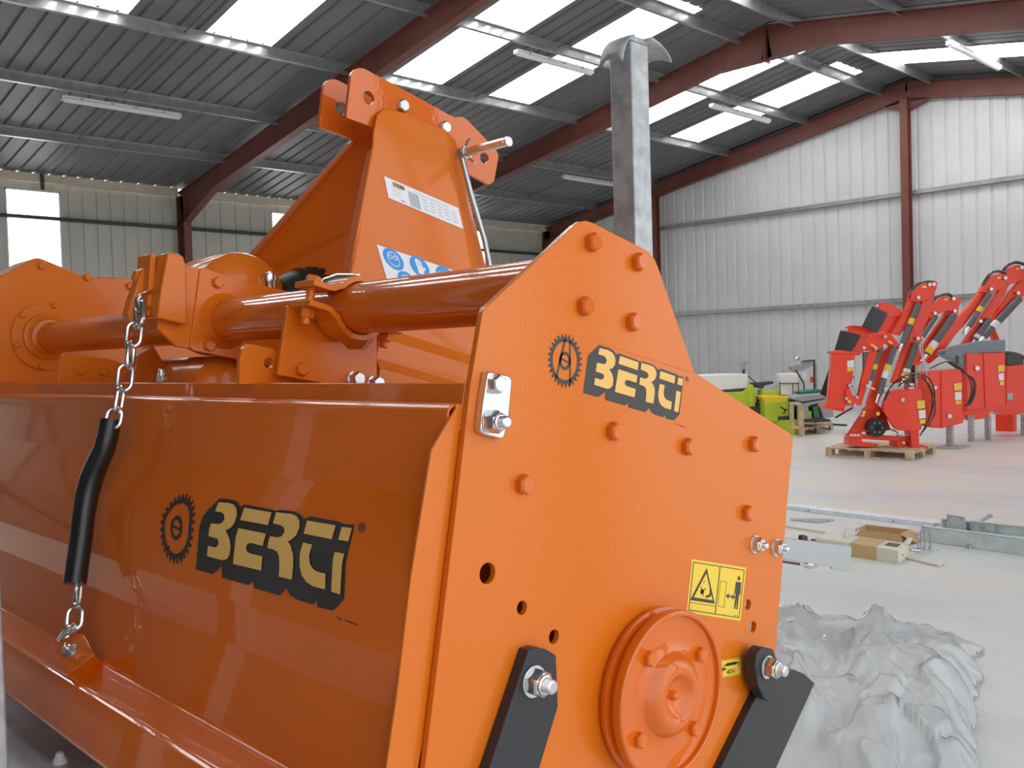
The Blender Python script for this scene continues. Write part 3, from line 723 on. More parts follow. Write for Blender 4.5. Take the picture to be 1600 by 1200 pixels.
# --- decals
def flat(g, pts, mi=0): g.add(pts, [tuple(range(len(pts)))], mi)
Z7 = lambda a, b: (820+a/5.3333, 500+b/5.3333)
def arc(cx, cy, r, a0, a1, n=8, ry=None):
    ry = ry or r
    return [(cx+r*math.cos(math.radians(a0+(a1-a0)*i/n)), cy+ry*math.sin(math.radians(a0+(a1-a0)*i/n))) for i in range(n+1)]
LOGO_BLACK = [(617, 208), (705, 235), (740, 255), (760, 288), (785, 278), (945, 338), (962, 347), (985, 345), (1060, 368), (1092, 392), (1107, 415), (1135, 405), (1258, 451), (1280, 465), (1322, 475), (1304, 640), (1287, 790), (1240, 837), (1173, 822), (1172, 795), (1155, 812), (1085, 790), (1052, 770), (1035, 735), (1000, 768), (860, 728), (858, 695), (832, 713), (667, 665), (670, 600), (608, 643), (485, 608), (525, 300), (545, 275)]
GL = [
 [(620, 233), (690, 251), (722, 268), (744, 297), (753, 335), (747, 375), (730, 400), (700, 412), (718, 438), (731, 470), (735, 505), (728, 545), (710, 568), (680, 573), (575, 540), (582, 482), (632, 498), (650, 490), (658, 470), (650, 450), (588, 428), (598, 355), (655, 368), (672, 360), (680, 340), (672, 315), (655, 300), (609, 285)],
 [(790, 298), (946, 353), (938, 418), (778, 365)],
 [(777, 410), (935, 462), (927, 524), (858, 500), (838, 503), (828, 522), (835, 542), (852, 553), (921, 575), (911, 645), (747, 598)],
 [(970, 356), (1045, 378), (1072, 392), (1090, 420), (1095, 455), (1085, 490), (1062, 512), (1050, 516), (1068, 540), (1080, 580), (1078, 630), (1067, 697), (1003, 680), (1010, 620), (1008, 580), (1000, 560), (983, 548), (951, 537), (958, 478), (1000, 490), (1018, 485), (1028, 465), (1020, 442), (1005, 430), (962, 412)],
 [(1126, 425), (1251, 468), (1242, 530), (1118, 487)],
 [(1122, 530), (1163, 545), (1154, 600), (1157, 635), (1170, 657), (1190, 670), (1222, 680), (1215, 747), (1165, 733), (1135, 712), (1115, 680), (1108, 640), (1110, 600)],
 [(1276, 479), (1316, 490), (1308, 548), (1268, 535)],
 [(1260, 589), (1298, 600), (1276, 770), (1240, 758)]]
def gearpoly():
    o = []; n = 27
    for i in range(n):
        for (f, r) in ((0, .84), (.32, .98), (.60, .98), (.72, .84)):
            a = 2*math.pi*(i+f)/n-.15; o.append((r*math.cos(a), r*math.sin(a)))
    return o
def gear_parts():
    outp = gearpoly(); inn = [(.70*math.cos(2*math.pi*i/len(outp)-.15), .70*math.sin(2*math.pi*i/len(outp)-.15)) for i in range(len(outp))]
    quads = [(outp[i], outp[(i+1) % len(outp)], inn[(i+1) % len(outp)], inn[i]) for i in range(len(outp))]
    for k in range(24):
        a, b = 2*math.pi*k/24, 2*math.pi*(k+1)/24
        quads.append(tuple((r*math.cos(t), r*math.sin(t)) for r, t in ((.34, a), (.34, b), (.22, b), (.22, a))))
    quads.append(((-.24, .03), (.24, -.09), (.24, -.02), (-.24, .10)))
    quads.append(((-.10, .78), (.02, .78), (-.42, -.70), (-.50, -.66)))
    quads.append(((.20, .76), (.28, .76), (.40, -.86), (.32, -.90)))
    return quads
def logo(mapf, lift, parent=None):
    """mapf(a,b,lift) maps logo coordinates to machine coords"""
    g = G()
    flat_poly(g, LOGO_BLACK, mapf, lift, 0)
    # gear: centre (333,340)
    for q in gear_parts():
        g.add([mapf(333+u*145+v*10, 340+u*24-v*228, lift) for u, v in q], [(0, 1, 2, 3)], 0)
    rc = (1350, 492)
    for k in range(16):
        a, b = 2*math.pi*k/16, 2*math.pi*(k+1)/16
        g.add([mapf(rc[0]+r*14*math.cos(t), rc[1]+r*22*math.sin(t)+r*4*math.cos(t), lift) for r, t in ((1, a), (1, b), (.78, b), (.78, a))], [(0, 1, 2, 3)], 0)
    for q in ([(-5, -11), (-2, -11), (-4, 9), (-7, 9)], [(-5, -11), (4, -9), (4, -5), (-5, -7)], [(4, -9), (6, -7), (5, 0), (2, 0)], [(-4, -2), (5, 0), (5, 3), (-4, 1)], [(-1, 1), (2, 2), (5, 12), (2, 11)]):
        g.add([mapf(rc[0]+u, rc[1]+v, lift) for u, v in q], [(0, 1, 2, 3)], 0)
    for i, wd in enumerate((7, 6, 7, 8, 6, 7, 7, 6, 8, 7)):
        if i == 3: continue
        a = 1252+i*8; b = 862+i*2.8
        g.add([mapf(a, b, lift), mapf(a+5, b+1.5, lift), mapf(a+4, b+9, lift), mapf(a-1, b+7.5, lift)], [(0, 1, 2, 3)], 0)
    for p in GL: flat_poly(g, p, mapf, lift+(.0003 if mapf.maxlen > 1e3 else .0012), 1)
    return g
def flat_poly(g, pts, mapf, lift, mi, dense=True):
    # cut at mapf.breaks so that the print follows the bent sheet
    tri = geometry.tessellate_polygon([[V((a, b, 0)) for a, b in pts]])
    stack = [[pts[i] for i in t] for t in tri]
    def el(a, b): return math.hypot(a[0]-b[0], a[1]-b[1])
    out = []
    while stack:
        t = stack.pop(); e = [el(t[i], t[(i+1) % 3]) for i in range(3)]; k = e.index(max(e))
        if e[k] > mapf.maxlen:
            a, b, c = t[k], t[(k+1) % 3], t[(k+2) % 3]; m_ = ((a[0]+b[0])/2, (a[1]+b[1])/2); stack += [[a, m_, c], [m_, b, c]]
        else: out.append(t)
    for t in out: g.add([mapf(a, b, lift) for a, b in t], [(0, 1, 2)], mi)
def plate_map(a, b, lift):
    q = mx(*Z7(a, b), 0); q.x = lift; return q
plate_map.maxlen = 1e9
g = logo(plate_map, .0004); M(g, 'lettered_decal', [LBLACK, GOLD], 0, 0, fix=False, parent=PLATE, label='gold on black BERTI lettering with saw-tooth ring')
def hood_pt(px, py, lift=0):
    y = -.025
    for _ in range(6): q = my(px, py, y); y = hoody(q.z)
    return my(px, py, y-lift)
# affine logo -> hood pixels by three matching points, on x/z of the hood
import itertools
src = [(333, 340), (1276, 770), (617, 208)]; dst = [hood_pt(278, 825), hood_pt(536, 929), hood_pt(346, 779)]
src_l = [mx(*Z7(*s), 0) for s in src]
def aff(sl, dl):
    Ms = Matrix(((sl[0].y, sl[0].z, 1), (sl[1].y, sl[1].z, 1), (sl[2].y, sl[2].z, 1))); inv = Ms.inverted()
    cx = inv@V((dl[0].x, dl[1].x, dl[2].x)); cz = inv@V((dl[0].z, dl[1].z, dl[2].z)); return cx, cz
cx_, cz_ = aff(src_l, dst)
def hood_map(a, b, lift):
    q = mx(*Z7(a, b), 0); v = V((q.y, q.z, 1)); x = cx_.dot(v); z = cz_.dot(v); return V((x, hoody(z)-.0022-lift, z))
hood_map.maxlen = 24
g = logo(hood_map, .0008); M(g, 'lettered_decal', [LBLACK, GOLD], 0, 0, fix=False, parent=HOOD, label='gold on black BERTI lettering with saw-tooth ring on the hood')
# text helper
def text_tris(s, size=1.):
    c = bpy.data.curves.new('t', 'FONT'); c.body = s; c.size = size; c.resolution_u = 3; o = bpy.data.objects.new('t', c); COL.objects.link(o)
    dg = bpy.context.evaluated_depsgraph_get(); me = o.evaluated_get(dg).to_mesh(); vs = [(v.co.x, v.co.y) for v in me.vertices]; fs = [tuple(p.vertices) for p in me.polygons]
    o.evaluated_get(dg).to_mesh_clear(); bpy.data.objects.remove(o); bpy.data.curves.remove(c)
    w0 = min(v[0] for v in vs); w1 = max(v[0] for v in vs); h0 = min(v[1] for v in vs); h1 = max(v[1] for v in vs)
    return [((x-w0)/(w1-w0), (y-h0)/(h1-h0)) for x, y in vs], fs
class Quad:
    # corners TL TR BR BL (points), u right 0..1, v down 0..1
    def __init__(s, tl, tr, br, bl, n=V((1, 0, 0))): s.c = (tl, tr, br, bl); s.n = n
    def __call__(s, u, v, lift=0):
        a, b, c, d = s.c; return (a*(1-u)+b*u)*(1-v)+(d*(1-u)+c*u)*v+s.n*lift
    def rect(s, g, u0, v0, u1, v1, lift, mi): g.add([s(u0, v0, lift), s(u1, v0, lift), s(u1, v1, lift), s(u0, v1, lift)], [(0, 1, 2, 3)], mi)
    def poly(s, g, pts, lift, mi):
        for t in geometry.tessellate_polygon([[V((a, b, 0)) for a, b in pts]]): g.add([s(*pts[i], lift) for i in t], [(0, 1, 2)], mi)
    def disc(s, g, u, v, ru, rv, lift, mi, n=24): s.poly(g, [(u+ru*math.cos(2*math.pi*i/n), v+rv*math.sin(2*math.pi*i/n)) for i in range(n)], lift, mi)
    def line(s, g, pts, wu, wv, lift, mi):
        for (a, b), (c, d) in zip(pts, pts[1:]):
            L = math.hypot((c-a)/wu, (d-b)/wv) or 1; nx, ny = -(d-b)/wv/L*wu*.5, (c-a)/wu/L*wv*.5
            s.poly(g, [(a+nx, b+ny), (c+nx, d+ny), (c-nx, d-ny), (a-nx, b-ny)], lift, mi)
    def frame(s, g, u0, v0, u1, v1, wu, wv, lift, mi):
        s.rect(g, u0, v0, u1, v0+wv, lift, mi); s.rect(g, u0, v1-wv, u1, v1, lift, mi); s.rect(g, u0, v0, u0+wu, v1, lift, mi); s.rect(g, u1-wu, v0, u1, v1, lift, mi)
    def text(s, g, st, u0, v0, u1, v1, lift, mi):
        vs, fs = text_tris(st); g.add([s(u0+x*(u1-u0), v1-y*(v1-v0), lift) for x, y in vs], fs, mi)
def pq(x, *c, n=V((1, 0, 0))): return Quad(*[mx(a, b, x) for a, b in c], n=n)
g = G(); Q = pq(.0004, (1081, 873.5), (1166, 887), (1157, 970), (1072.5, 957))
Q.rect(g, 0, 0, 1, 1, 0, 0); Q.frame(g, .03, .045, .97, .955, .012, .016, .0003, 1); Q.rect(g, .50, .05, .515, .95, .0003, 1); Q.rect(g, .03, .80, .50, .81, .0003, 1)
Q.poly(g, [(.27, .12), (.48, .76), (.04, .76)], .0003, 1); Q.poly(g, [(.27, .22), (.43, .70), (.095, .70)], .0005, 0)
Q.disc(g, .23, .57, .035, .05, .0007, 1, 8); Q.line(g, [(.2, .48), (.26, .66)], .012, .02, .0007, 1); Q.line(g, [(.29, .50), (.2, .62)], .012, .02, .0007, 1); Q.line(g, [(.3, .66), (.38, .62), (.37, .48)], .03, .05, .0007, 1); Q.line(g, [(.24, .42), (.25, .36)], .01, .015, .0007, 1)
Q.frame(g, .54, .32, .66, .80, .006, .008, .0003, 1); Q.line(g, [(.70, .58), (.82, .58)], .012, .028, .0003, 1)
Q.poly(g, [(.67, .58), (.73, .52), (.72, .56), (.72, .60), (.73, .64)], .0004, 1); Q.poly(g, [(.85, .58), (.79, .52), (.80, .56), (.80, .60), (.79, .64)], .0004, 1)
Q.disc(g, .88, .22, .027, .04, .0003, 1, 14); Q.poly(g, [(.83, .29), (.93, .29), (.94, .52), (.92, .53), (.91, .36), (.915, .56), (.915, .80), (.89, .80), (.885, .58), (.87, .80), (.845, .80), (.85, .56), (.85, .36), (.84, .53), (.82, .52)], .0003, 1)
Q.rect(g, .86, .91, .93, .92, .0003, 1)
M(g, 'warning_sticker', [STICK_Y, LBLACK], 0, 0, fix=False, parent=PLATE, label='yellow warning sticker with triangle, double arrow and standing figure')
g = G(); Q = pq(.0004, (1119, 1032), (1158.5, 1027), (1158, 1054), (1118, 1062))
Q.rect(g, 0, 0, 1, 1, 0, 0); Q.frame(g, .02, .03, .98, .97, .012, .02, .0003, 1)
Q.line(g, [(.40, .30), (.80, .28)], .02, .16, .0003, 1); Q.line(g, [(.30, .32), (.42, .31)], .02, .06, .0003, 1); Q.line(g, [(.80, .28), (.88, .26), (.88, .46)], .025, .06, .0003, 1)
Q.poly(g, [(.22, .52), (.30, .38), (.30, .47), (.38, .46), (.38, .56), (.30, .57), (.30, .66)], .0003, 1); Q.text(g, '40H', .42, .56, .74, .86, .0003, 1)
M(g, 'grease_sticker', [STICK_Y, LBLACK], 0, 0, fix=False, parent=PLATE, label='small yellow grease gun sticker reading 40H')
# mast stickers follow the near mast plate
def mplane(px, py): return mpl(px, py, .0012)
Q = Quad(mplane(600, 275), mplane(716, 325), mplane(724, 358), mplane(607, 309))
g = G(); Q.rect(g, 0, 0, 1, 1, 0, 0)
Q.text(g, 'BERTI', .11, .12, .24, .27, .0004, 1); Q.rect(g, .10, .10, .25, .30, .0003, 3); Q.rect(g, .29, .24, .43, .92, .0003, 2)
for i in range(4):
    for j in range(5): Q.rect(g, .47+j*.10, .34+i*.15, .54+j*.10, .38+i*.15, .0003, 2)
Q.rect(g, .38, .12, .85, .145, .0003, 2); Q.rect(g, .45, .2, .85, .22, .0003, 2)
for i in range(3): Q.rect(g, .07, .38+i*.15, .2, .40+i*.15, .0003, 2)
Q.rect(g, .17, .84, .22, .89, .0003, 4)
M(g, 'data_sticker', [STICK_W, GOLD, GREYP, LBLACK, BLUE], 0, 0, fix=False, parent=NEARMAST, label='white specification sticker')
Q = Quad(mplane(588.5, 382), mplane(725, 428), mplane(738, 500), mplane(612, 462))
g = G(); Q.rect(g, 0, 0, 1, 1, 0, 0)
for k, (px, py) in enumerate(((614.5, 405.5), (655.5, 418), (695, 432), (637, 441), (674, 452))):
    # invert by search
    best = min(((abs((W(Q(u/40, v/40))-CAM).dot(RT)/(W(Q(u/40, v/40))-CAM).dot(FW)*FPX+800-px)+abs(600-(W(Q(u/40, v/40))-CAM).dot(UP)/(W(Q(u/40, v/40))-CAM).dot(FW)*FPX-py), u/40, v/40) for u in range(41) for v in range(41)))
    u, v = best[1:]; ru, rv = .112, .215
    Q.disc(g, u, v, ru, rv, .0003, 1)
    if k in (0, 3):
        n = 20; Q.line(g, [(u+.065*math.cos(2*math.pi*i/n), v+.14*math.sin(2*math.pi*i/n)) for i in range(n+1)], .007, .016, .0006, 0)
        for s2 in (-1, 1): Q.line(g, [(u+s2*.028+.02*math.cos(2*math.pi*i/n), v-.04+.04*math.sin(2*math.pi*i/n)) for i in range(n+1)], .008, .017, .0006, 0)
    elif k == 1:
        Q.poly(g, [(u-.045, v-.13), (u-.02, v-.16), (u, v-.15), (u+.03, v-.12), (u+.035, v), (u+.06, v-.02), (u+.07, v+.0), (u+.04, v+.08), (u+.03, v+.15), (u-.03, v+.15), (u-.035, v+.02)], .0006, 0)
        for i in range(3): Q.line(g, [(u-.02+i*.018, v-.13), (u-.014+i*.016, v-.02)], .003, .01, .0008, 1)
    else:
        Q.poly(g, [(u-.07, v-.08), (u-.02, v-.06), (u+.05, v-.02), (u+.06, v+.08), (u-.06, v+.08)], .0006, 0)
M(g, 'safety_sticker', [STICK_W, BLUE], 0, 0, fix=False, parent=NEARMAST, label='white sticker with blue goggles, glove and boot discs')
# ============================================================ THINGS ON THE FLOOR
FH = V((FW.x, FW.y, 0)).normalized(); RH = V((FH.y, -FH.x, 0))
def fl(px, py, z=0): return on(px, py, 2, z)
def pallet(label, near, left, right, top=.135, n=9, name='pallet'):
    # near/left/right: floor points; boards run from near-right edge towards left
    a = near; u = (left-near); v = (right-near); u.z = v.z = 0
    t = thing(name, label, 'pallet', (a+u/2+v/2), 'wooden pallets on the floor')
    un, vn = u.normalized(), v.normalized()
    def bx(p, q, z0, z1, nm, wd): # board from p along q with width vector wd
        g = G(); g.prism([p+V((0, 0, z0)), p+q+V((0, 0, z0)), p+q+wd+V((0, 0, z0)), p+wd+V((0, 0, z0))], (0, 0, z1-z0)); g.obj(nm, WOOD, t, bevel=.003)
    lv = v.length; bw = lv/n*.80
    for i in range(n): bx(a+vn*(i*(lv-bw)/(n-1)), u, top-.022, top, 'deck_board', vn*bw)
    for f in (0, .5, 1):
        o = a+un*(f*(u.length-.1)); bx(o, v, top-.044, top-.022, 'stringer_board', un*.1)
        for h in (0, .5, 1): bx(o+vn*(h*(lv-.14)), un*.1, .022, top-.044, 'block', vn*.14)
    for h in (0, .5, 1): bx(a+vn*(h*(lv-.12)), u, 0, .022, 'bottom_board', vn*.12)
    return t
pallet('wooden pallet under the front red arm mower', fl(1425, 720.5), fl(1290, 712.5), fl(1462, 707.5))
pallet('wooden pallet with an upright frame under the grey and green implement', fl(1253, 681.5), fl(1213, 671), fl(1302, 671.5), .14, 7)

class Far:
    """shapes of a thing standing at camera depth d; zoomed outline coordinates are put at that depth with real thickness"""
    def __init__(s, root, d, ox, oy, sc): s.r = root; s.last = {}; s.d = d; s.o = (ox, oy, sc)
    def p(s, a, b, dd=0): return atd(s.o[0]+a/s.o[2], s.o[1]+b/s.o[2], s.d+dd)
    def pl(s, name, m, pts, th=.1, dd=0, side=0., bevel=.006, **k):
        g = G(); g.prism([s.p(a, b, dd) for a, b in pts], FH*th+RH*side); o = g.obj(name, m, k.pop('parent', s.r), bevel=bevel, **k); s.last[name] = o; return o
    def bar(s, name, m, a, b, w, dd=0, n=12, **k):
        g = G(); g.cyl(s.p(*a, dd), s.p(*b, dd), w*s.d/FPX/s.o[2]/2, n=n); return g.obj(name, m, k.pop('parent', s.r), **k)
    def bolt(s, a, b, w=16, dd=-.02, m=None, name='pivot_pin'):
        g = G(); c = s.p(a, b, dd); r = w*s.d/FPX/s.o[2]/2; g.cyl(c, c+FH*.05, r, n=10); return g.obj(name, m or ZINC, s.r)
    def hose(s, pts, w=8, dd=-.03, name='hose', m=None):
        P = [s.p(a, b, dd) for a, b in pts]; Q = []
        for i in range(len(P)-1):
            a0, a1, a2, a3 = P[max(i-1, 0)], P[i], P[i+1], P[min(i+2, len(P)-1)]
            for t in (0, .25, .5, .75): Q.append(.5*((2*a1)+(a2-a0)*t+(2*a0-5*a1+4*a2-a3)*t*t+(3*a1-a0-3*a2+a3)*t**3))
        Q.append(P[-1]); g = G(); g.tube(Q, w*s.d/FPX/s.o[2]/2, 6); return g.obj(name, m or HOSE, s.r)
    def box(s, name, m, a0, b0, a1, b1, th, dd=0, side=0., **k): return s.pl(name, m, [(a0, b0), (a1, b0), (a1, b1), (a0, b1)], th, dd, side, **k)
    def stick(s, name, m, pts, dd=-.004):
        par = {'tank_sticker': s.last.get('tank_side') or s.last.get('tank'), 'head_sticker': s.last.get('cutting_head'), 'arrow_sticker': s.last.get('elbow_bracket')}.get(name) or s.r
        return s.pl(name, m, pts, .003, dd, bevel=0, smooth=0, parent=par)
def cyl_set(F, a, b, w, dd=-.03, yel=None, wht=None):
    A, B = V((*a, 0)), V((*b, 0)); mid = A.lerp(B, .42)
    hc = F.bar('hydraulic_cylinder', DGREY, tuple(A.lerp(B, .16))[:2], b, w, dd, 14); F.bar('piston_rod', CHROME, a, tuple(mid)[:2], w*.45, dd, parent=hc)
    for t, m_ in ((yel, STICK_Y), (wht, STICK_W)):
        if t is not None:
            F.bar('cylinder_sticker', m_, tuple(A.lerp(B, t-.06))[:2], tuple(A.lerp(B, t+.06))[:2], w*1.04, dd, 14, parent=hc)
Z4 = (1260, 400, 3.635)
GRP = 'red hydraulic arm mowers in a row'
def base(px, py, d): q = atd(px, py, d); return V((q.x, q.y, 0))
# --- the front mower, on its pallet
q = base(1385, 690, 14.1); q.z = .135
m1 = thing('arm_mower', 'front red folded arm mower on the wooden pallet, with upright red cutting head', 'mower', q, GRP)
F = Far(m1, 14.05, *Z4)
F.pl('base_frame', RED, [(235, 1010), (330, 1012), (600, 1030), (600, 1052), (560, 1056), (235, 1035)], .12)
F.pl('foot', RED, [(252, 1035), (315, 1037), (318, 1060), (410, 1068), (405, 1080), (350, 1087), (252, 1078)], .3, .02)
F.pl('foot', RED, [(515, 1040), (545, 1040), (547, 1072), (600, 1078), (598, 1093), (515, 1091)], .3, .0)
F.pl('tank_post', RED, [(588, 985), (640, 985), (642, 1076), (693, 1080), (693, 1095), (640, 1104), (598, 1099)], .22, -.1)
F.pl('brace', RED, [(243, 1012), (335, 872), (352, 845), (402, 845), (432, 880), (405, 915), (345, 985), (300, 1014)], .1, .05)
for a in (255, 275, 295, 495, 520, 545, 570): F.bar('hinge_pin', WHITE if a % 2 else ZINC, (a-7, 1018), (a+7, 1018), 12, -.04)
g = G(); c = F.p(402, 975, -.08); g.lathe(c, FH, [(.125, .0), (.135, 0), (.135, .2), (.12, .2)], 32); g.lathe(c+FH*.02, FH, [(.04, -.02), (.05, 0), (.12, .01)], 24); g.obj('black_drum', HOSE, m1)
for i in range(6): F.bolt(402+30*math.cos(i*1.047), 975+30*math.sin(i*1.047), 7, -.12)
F.pl('tank', RED, [(435, 880), (440, 835), (485, 765), (640, 757), (655, 757), (655, 985), (610, 998), (505, 988)], .34, -.22, .10, .012)
F.bolt(548, 817, 22, -.25)
for pts, m_ in (([(628, 823), (672, 820), (674, 864), (630, 868)], STICK_Y), ([(637, 878), (676, 873), (678, 920), (640, 925)], STICK_W), ([(643, 932), (674, 926), (676, 950), (646, 954)], STICK_Y)): F.stick('tank_sticker', m_, pts, -.232)
F.pl('lower_arm', RED, [(345, 872), (350, 830), (395, 700), (438, 545), (490, 500), (520, 520), (485, 620), (412, 830), (388, 862)], .10)
F.pl('link_arm', RED, [(283, 845), (330, 640), (350, 548), (400, 535), (408, 560), (345, 740), (312, 848)], .08, -.06)
F.pl('elbow_bracket', RED, [(330, 540), (338, 518), (375, 442), (440, 432), (480, 440), (532, 505), (527, 530), (500, 520), (448, 490), (432, 520), (400, 538)], .12, -.08)
F.pl('turret', RED, [(330, 870), (400, 838), (442, 880), (480, 985), (430, 1000), (345, 985)], .12, .12)
cyl_set(F, (335, 700+30), (330, 545), 26, -.02); cyl_set(F, (352, 745), (425, 515), 28, -.04, .5); cyl_set(F, (395, 835), (500, 515), 34, -.1, .62, .50)
F.pl('cutting_head', RED, [(150, 548), (232, 550), (280, 552), (262, 700), (216, 878), (120, 862)], .35, -.1, .08, .02)
F.pl('head_flange', RED, [(148, 540), (205, 536), (285, 548), (285, 557), (148, 554)], .42, -.12, .06)
F.pl('head_flange', RED, [(92, 850), (222, 876), (228, 888), (95, 864)], .42, -.12, .06)
F.pl('head_hinge', RED, [(222, 765), (245, 742), (262, 790), (300, 800), (306, 848), (270, 852), (235, 850)], .06, -.14)
F.stick('head_sticker', STICK_W, [(232, 596), (270, 590), (270, 630), (233, 634)], -.105); F.stick('head_sticker', STICK_Y, [(232, 636), (271, 632), (271, 652), (233, 656)], -.105)
F.bar('skid_rod', DARK, (165, 918), (262, 862), 12, 0)
for a, b in ((330, 522), (396, 524), (448, 458), (533, 520), (282, 690), (246, 735), (272, 742), (345, 738), (228, 810), (290, 803), (278, 848), (245, 825), (320, 905)): F.bolt(a, b, 17, -.15)
for pts in ([(370, 495), (398, 515), (392, 525), (365, 508)], [(468, 478), (490, 492), (486, 502), (465, 488)], [(362, 738), (392, 752), (388, 765), (360, 750)], [(320, 880), (338, 878), (330, 905), (318, 905)], [(398, 885), (418, 888), (416, 906), (398, 904)], [(236, 815), (258, 828), (250, 838), (232, 828)]): F.stick('arrow_sticker', STICK_Y, pts, -.165)
F.hose([(490, 725), (560, 680), (640, 670), (700, 700), (728, 780), (715, 880), (680, 960), (645, 1020)], 8, -.1); F.hose([(520, 740), (600, 690), (670, 700), (712, 790), (705, 900), (665, 990)], 8, -.14)
F.hose([(440, 820), (480, 740), (540, 705), (590, 740)], 8, -.12); F.hose([(430, 990), (480, 985), (520, 1005)], 7, -.05)
F.pl('valve_block', ZINC, [(440, 745), (475, 735), (492, 770), (470, 790), (440, 775)], .12, -.12); F.pl('filler_neck', ZINC, [(575, 725), (612, 722), (615, 757), (578, 758)], .1, -.1)
F.bar('valve_pipe', RED, (560, 742), (682, 738), 9, -.1)
# --- second mower
m2 = thing('arm_mower', 'second red arm mower, behind the front one, tank on a galvanised leg', 'mower', base(1485, 700, 15.1), GRP)
F = Far(m2, 15.1, *Z4)
F.pl('elbow_bracket', RED, [(590, 252), (600, 205), (640, 166), (690, 150), (745, 145), (740, 185), (700, 240), (640, 264)], .14, -.05)
F.pl('upper_arm', RED, [(588, 248), (642, 262), (600, 335), (540, 440), (530, 452), (485, 440), (560, 315)], .10)
F.pl('lower_arm', RED, [(742, 150), (712, 300), (655, 440), (658, 480), (605, 560), (548, 722), (488, 722), (545, 560), (592, 440), (655, 270), (690, 190)], .12, -.02)
F.hose([(588, 240), (600, 195), (635, 158), (690, 143), (730, 148)], 14, -.02)
cyl_set(F, (528, 540), (637, 270), 32, -.06, .62); cyl_set(F, (540, 735), (628, 492), 38, -.08, .25, .32)
for a, b in ((702, 162), (637, 236), (533, 520), (635, 468), (725, 160)): F.bolt(a, b, 20, -.09)
F.stick('arrow_sticker', STICK_Y, [(655, 172), (680, 165), (684, 180), (658, 184)], -.06)
F.pl('tank', RED, [(688, 662), (765, 652), (767, 978), (705, 975)], .4, -.1, .0, .012); F.pl('tank_side', RED, [(765, 652), (872, 643), (885, 665), (892, 948), (767, 980)], .4, -.12, .02, .012)
for pts, m_ in (([(838, 725), (882, 720), (882, 760), (840, 764)], STICK_Y), ([(843, 775), (880, 770), (881, 815), (845, 820)], STICK_W), ([(846, 825), (880, 821), (880, 838), (848, 843)], STICK_Y)): F.stick('tank_sticker', m_, pts, -.132)
F.bolt(735, 748, 20, -.13); F.bolt(815, 910, 26, -.14)
for k in range(4): F.hose([(800, 600), (880, 640+k*6), (925+k*9, 700), (935+k*8, 770), (910+k*6, 845), (860, 850)], 7, .1)
F.hose([(700, 640), (790, 600), (850, 610)], 8, 0); F.hose([(690, 720), (725, 800), (728, 900), (660, 1000)], 8, -.16)
g = G(); a = F.p(815, 965, -.05); b = base(1485, 705, 15.1); g.box((a.x-.045, a.y-.045, .03), (a.x+.045, a.y+.045, a.z)); g.box((a.x-.12, a.y-.30, 0), (a.x+.25, a.y+.12, .03)); g.obj('parking_leg', GALV, m2, bevel=.004)
F.bar('tie_strap', ZINC, (640, 500), (672, 640), 7, -.2); F.bar('tie_strap', ZINC, (655, 495), (690, 720), 5, -.2)
# heads 2 and 3 (black flap)
def head(F, top, flap, red, dd):
    F.pl('head_end_plate', RED, top, .05, dd-.02, bevel=.004); F.pl('rubber_flap', HOSE, flap, .03, dd-.01); F.pl('cutting_head', RED, red, .3, dd+.02)
    F.bolt(top[0][0]+5, top[0][1]-8, 14, dd-.05)
head(F, [(398, 290), (400, 268), (420, 262), (480, 270), (545, 312), (540, 345), (470, 330)], [(375, 284), (462, 330), (440, 372), (400, 440), (318, 398)], [(440, 330), (535, 345), (480, 440), (395, 430), (420, 380)], .1)
# --- third mower
m3 = thing('arm_mower', 'third red arm mower with grey topped tank and black flapped cutting head', 'mower', base(1530, 690, 15.9), GRP)
F = Far(m3, 15.9, *Z4)
F.pl('elbow_bracket', RED, [(700, 312), (735, 262), (775, 230), (880, 235), (876, 270), (850, 322), (800, 312), (745, 332), (700, 360)], .14, -.05)
F.pl('upper_arm', RED, [(700, 312), (748, 332), (700, 385), (640, 485), (600, 540), (585, 520), (650, 400)], .1)
F.pl('lower_arm', RED, [(870, 245), (862, 330), (790, 440), (720, 540), (640, 620), (600, 620), (690, 480), (800, 312)], .12)
F.hose([(700, 290), (735, 238), (790, 215), (830, 228)], 16, -.02)
cyl_set(F, (645, 480), (738, 340), 28, -.06); cyl_set(F, (655, 600), (840, 335), 42, -.08, .24, .36)
for a, b in ((838, 242), (732, 325), (845, 312)): F.bolt(a, b, 20, -.1)
F.stick('arrow_sticker', STICK_Y, [(783, 244), (806, 240), (808, 250), (785, 254)], -.06)
head(F, [(222, 425), (225, 402), (260, 393), (330, 400), (390, 430), (388, 456), (300, 448)], [(195, 422), (310, 450), (285, 500), (240, 560), (170, 700), (125, 805), (80, 785), (130, 640)], [(300, 450), (375, 456), (345, 520), (300, 565), (240, 560)], -.5)
F.pl('tank', RED, [(908, 552), (1005, 552), (1015, 862), (912, 880)], .4, -.1, 0, .012); F.pl('tank_side', RED, [(1005, 552), (1130, 546), (1132, 848), (1015, 864)], .4, -.12, .0, .012)
F.pl('counterweight', mat('blue_grey_steel', (.20, .25, .28), .45), [(865, 512), (1005, 482), (1130, 475), (1130, 546), (905, 552), (905, 640), (860, 600), (780, 560), (790, 540)], .3, -.05)
F.stick('slot', DARK, [(848, 565), (866, 565), (866, 615), (848, 615)], -.06)
F.bolt(972, 638, 26, -.14)
for pts, m_ in (([(1088, 622), (1125, 618), (1125, 655), (1089, 658)], STICK_Y), ([(1092, 668), (1122, 665), (1122, 705), (1094, 708)], STICK_W), ([(1098, 712), (1122, 710), (1122, 732), (1100, 735)], STICK_Y)): F.stick('tank_sticker', m_, pts, -.132)
